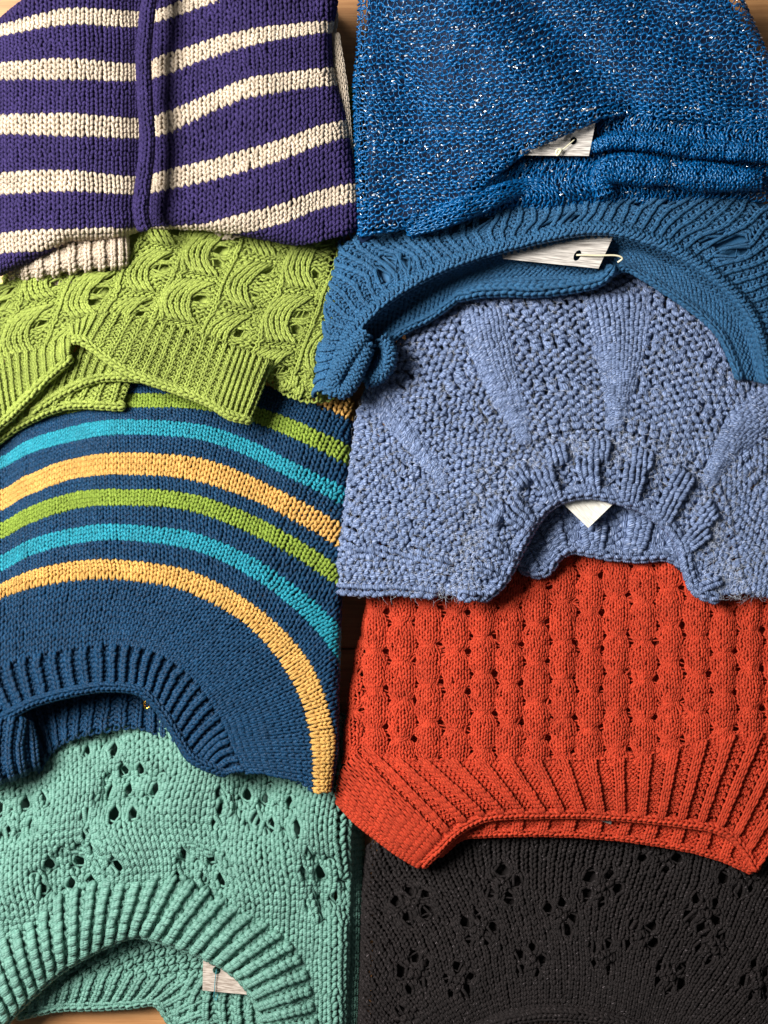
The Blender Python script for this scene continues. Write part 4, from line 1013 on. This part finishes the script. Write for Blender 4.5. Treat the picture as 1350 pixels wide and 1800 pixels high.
GOLD = plain('gold_wire', (226, 172, 70), .22, 1.0)
BLUE_T = plain('teal_thread', (60, 140, 150), .5)

def tag_card(root, corners, hole, hr, mat):
    """corners: TL, TR, BR, BL as (px, py, z); a punched hole at (px, py)"""
    c = np.array(corners, float)
    def at(s, t):
        return ((c[0] * (1 - s)[..., None] + c[1] * s[..., None]) * (1 - t)[..., None] + (c[3] * (1 - s)[..., None] + c[2] * s[..., None]) * t[..., None])
    # locate the hole in card coordinates
    g = np.linspace(0, 1, 101); S, T = np.meshgrid(g, g); q = at(S, T)
    k = np.unravel_index(np.argmin((q[..., 0] - hole[0]) ** 2 + (q[..., 1] - hole[1]) ** 2), S.shape)
    hs, ht = S[k], T[k]
    w = np.linalg.norm(c[1, :2] - c[0, :2]); h = np.linalg.norm(c[3, :2] - c[0, :2])
    n = 40
    corner_a = [math.atan2((t - ht) * h, (s - hs) * w) for s, t in ((0, 0), (1, 0), (1, 1), (0, 1))]
    th = np.sort(np.concatenate([np.linspace(-math.pi, math.pi, n - 4, endpoint=False) + .013, corner_a])); n = len(th)
    dx = np.cos(th) / w; dy = np.sin(th) / h
    with np.errstate(divide='ignore'):
        tx = np.where(dx > 0, (1 - hs) / dx, -hs / dx); ty = np.where(dy > 0, (1 - ht) / dy, -ht / dy)
    R = np.minimum(np.abs(tx), np.abs(ty))
    so, to = hs + dx * R, ht + dy * R; si, ti = hs + dx * hr, ht + dy * hr
    so, to = np.clip(so, 0, 1), np.clip(to, 0, 1)
    O = at(so, to); I = at(si, ti); up = np.array([0, 0, .5])
    co = to_world(np.concatenate([O, I, O - up, I - up]))
    a = np.arange(n); b = (a + 1) % n
    f = np.concatenate([np.stack([a, b, b + n, a + n], 1), np.stack([b + 2 * n, a + 2 * n, a + 3 * n, b + 3 * n], 1), np.stack([b, a, a + 2 * n, b + 2 * n], 1), np.stack([a + n, b + n, b + 3 * n, a + 3 * n], 1)])
    st = np.concatenate([np.stack([so, to], 1), np.stack([si, ti], 1)] * 2)
    return mesh_obj('card', co, f, st[f.ravel()], mat, root, False)

t = thing('swing_tag', 'grey wood-print tag with a pale pin, in the opening of the shiny blue sweater', 'tag', (985, 245), 'tags pinned inside the sweaters')
tag_card(t, [(905, 196, 74), (1052, 190, 78), (1035, 274, 79), (915, 273, 77)], (1008, 247), 6.5, CARD)
wire('pin', [(1006, 248, 76), (1009, 246, 81), (995, 258, 81), (984, 268, 80.5)], .45, PALE, t)
wire('pin_clasp', [(977, 272, 80.5), (979, 264, 81.5), (986, 263, 81.5), (982, 271, 81.5), (978, 273, 81)], .9, PALE, t)
t = thing('swing_tag', 'grey wood-print tag with a hooked pin, in the denim blue neckline', 'tag', (990, 448), 'tags pinned inside the sweaters')
tag_card(t, [(880, 404, 63), (1086, 398, 66), (1052, 472, 68), (884, 455, 66)], (1014, 449), 7.0, CARD)
wire('pin', [(1014, 449, 64), (1018, 448, 69), (1050, 449, 70), (1082, 449, 70), (1094, 454, 69), (1086, 461, 67)], .75, PALE, t)
t = thing('swing_tag', 'blank pale tag hanging corner down in the periwinkle neckline', 'tag', (1034, 895), 'tags pinned inside the sweaters')
tag_card(t, [(1034, 826, 46), (1090, 874, 52), (1034, 928, 53), (978, 874, 52)], (1052, 872), 5.0, CARD2)
t = thing('swing_tag', 'sliver of a dark glossy tag at the orange neckline', 'tag', (1055, 1438), 'tags pinned inside the sweaters')
tag_card(t, [(1024, 1418, 42), (1080, 1416, 42), (1074, 1449, 42.5), (1030, 1434, 42.5)], (1052, 1424), 2.5, card_mat('dark_print', (40, 44, 44), (150, 150, 140)))
t = thing('swing_tag', 'brown-grey wood-print tag on teal thread in the mint neckline', 'tag', (400, 1718), 'tags pinned inside the sweaters')
tag_card(t, [(357, 1676, 25), (430, 1672, 25), (441, 1749, 25), (356, 1741, 25)], (381, 1706), 6.5, card_mat('brown_wood_print', (122, 102, 88), (206, 192, 178)))
wire('thread', [(381, 1704, 23), (380, 1708, 26.5), (378, 1725, 26.5), (377, 1742, 26.5), (376, 1752, 24), (380, 1758, 24), (383, 1748, 24)], .35, BLUE_T, t)
t = thing('safety_pin', 'tiny gold pin coil at the navy ribbed neckline', 'pin', (258, 1237))
wire('coil', [(250, 1222, 50), (254, 1232, 51), (262, 1233, 52), (263, 1242, 52), (256, 1245, 52), (254, 1236, 52.5), (260, 1230, 53)], .9, GOLD, t)
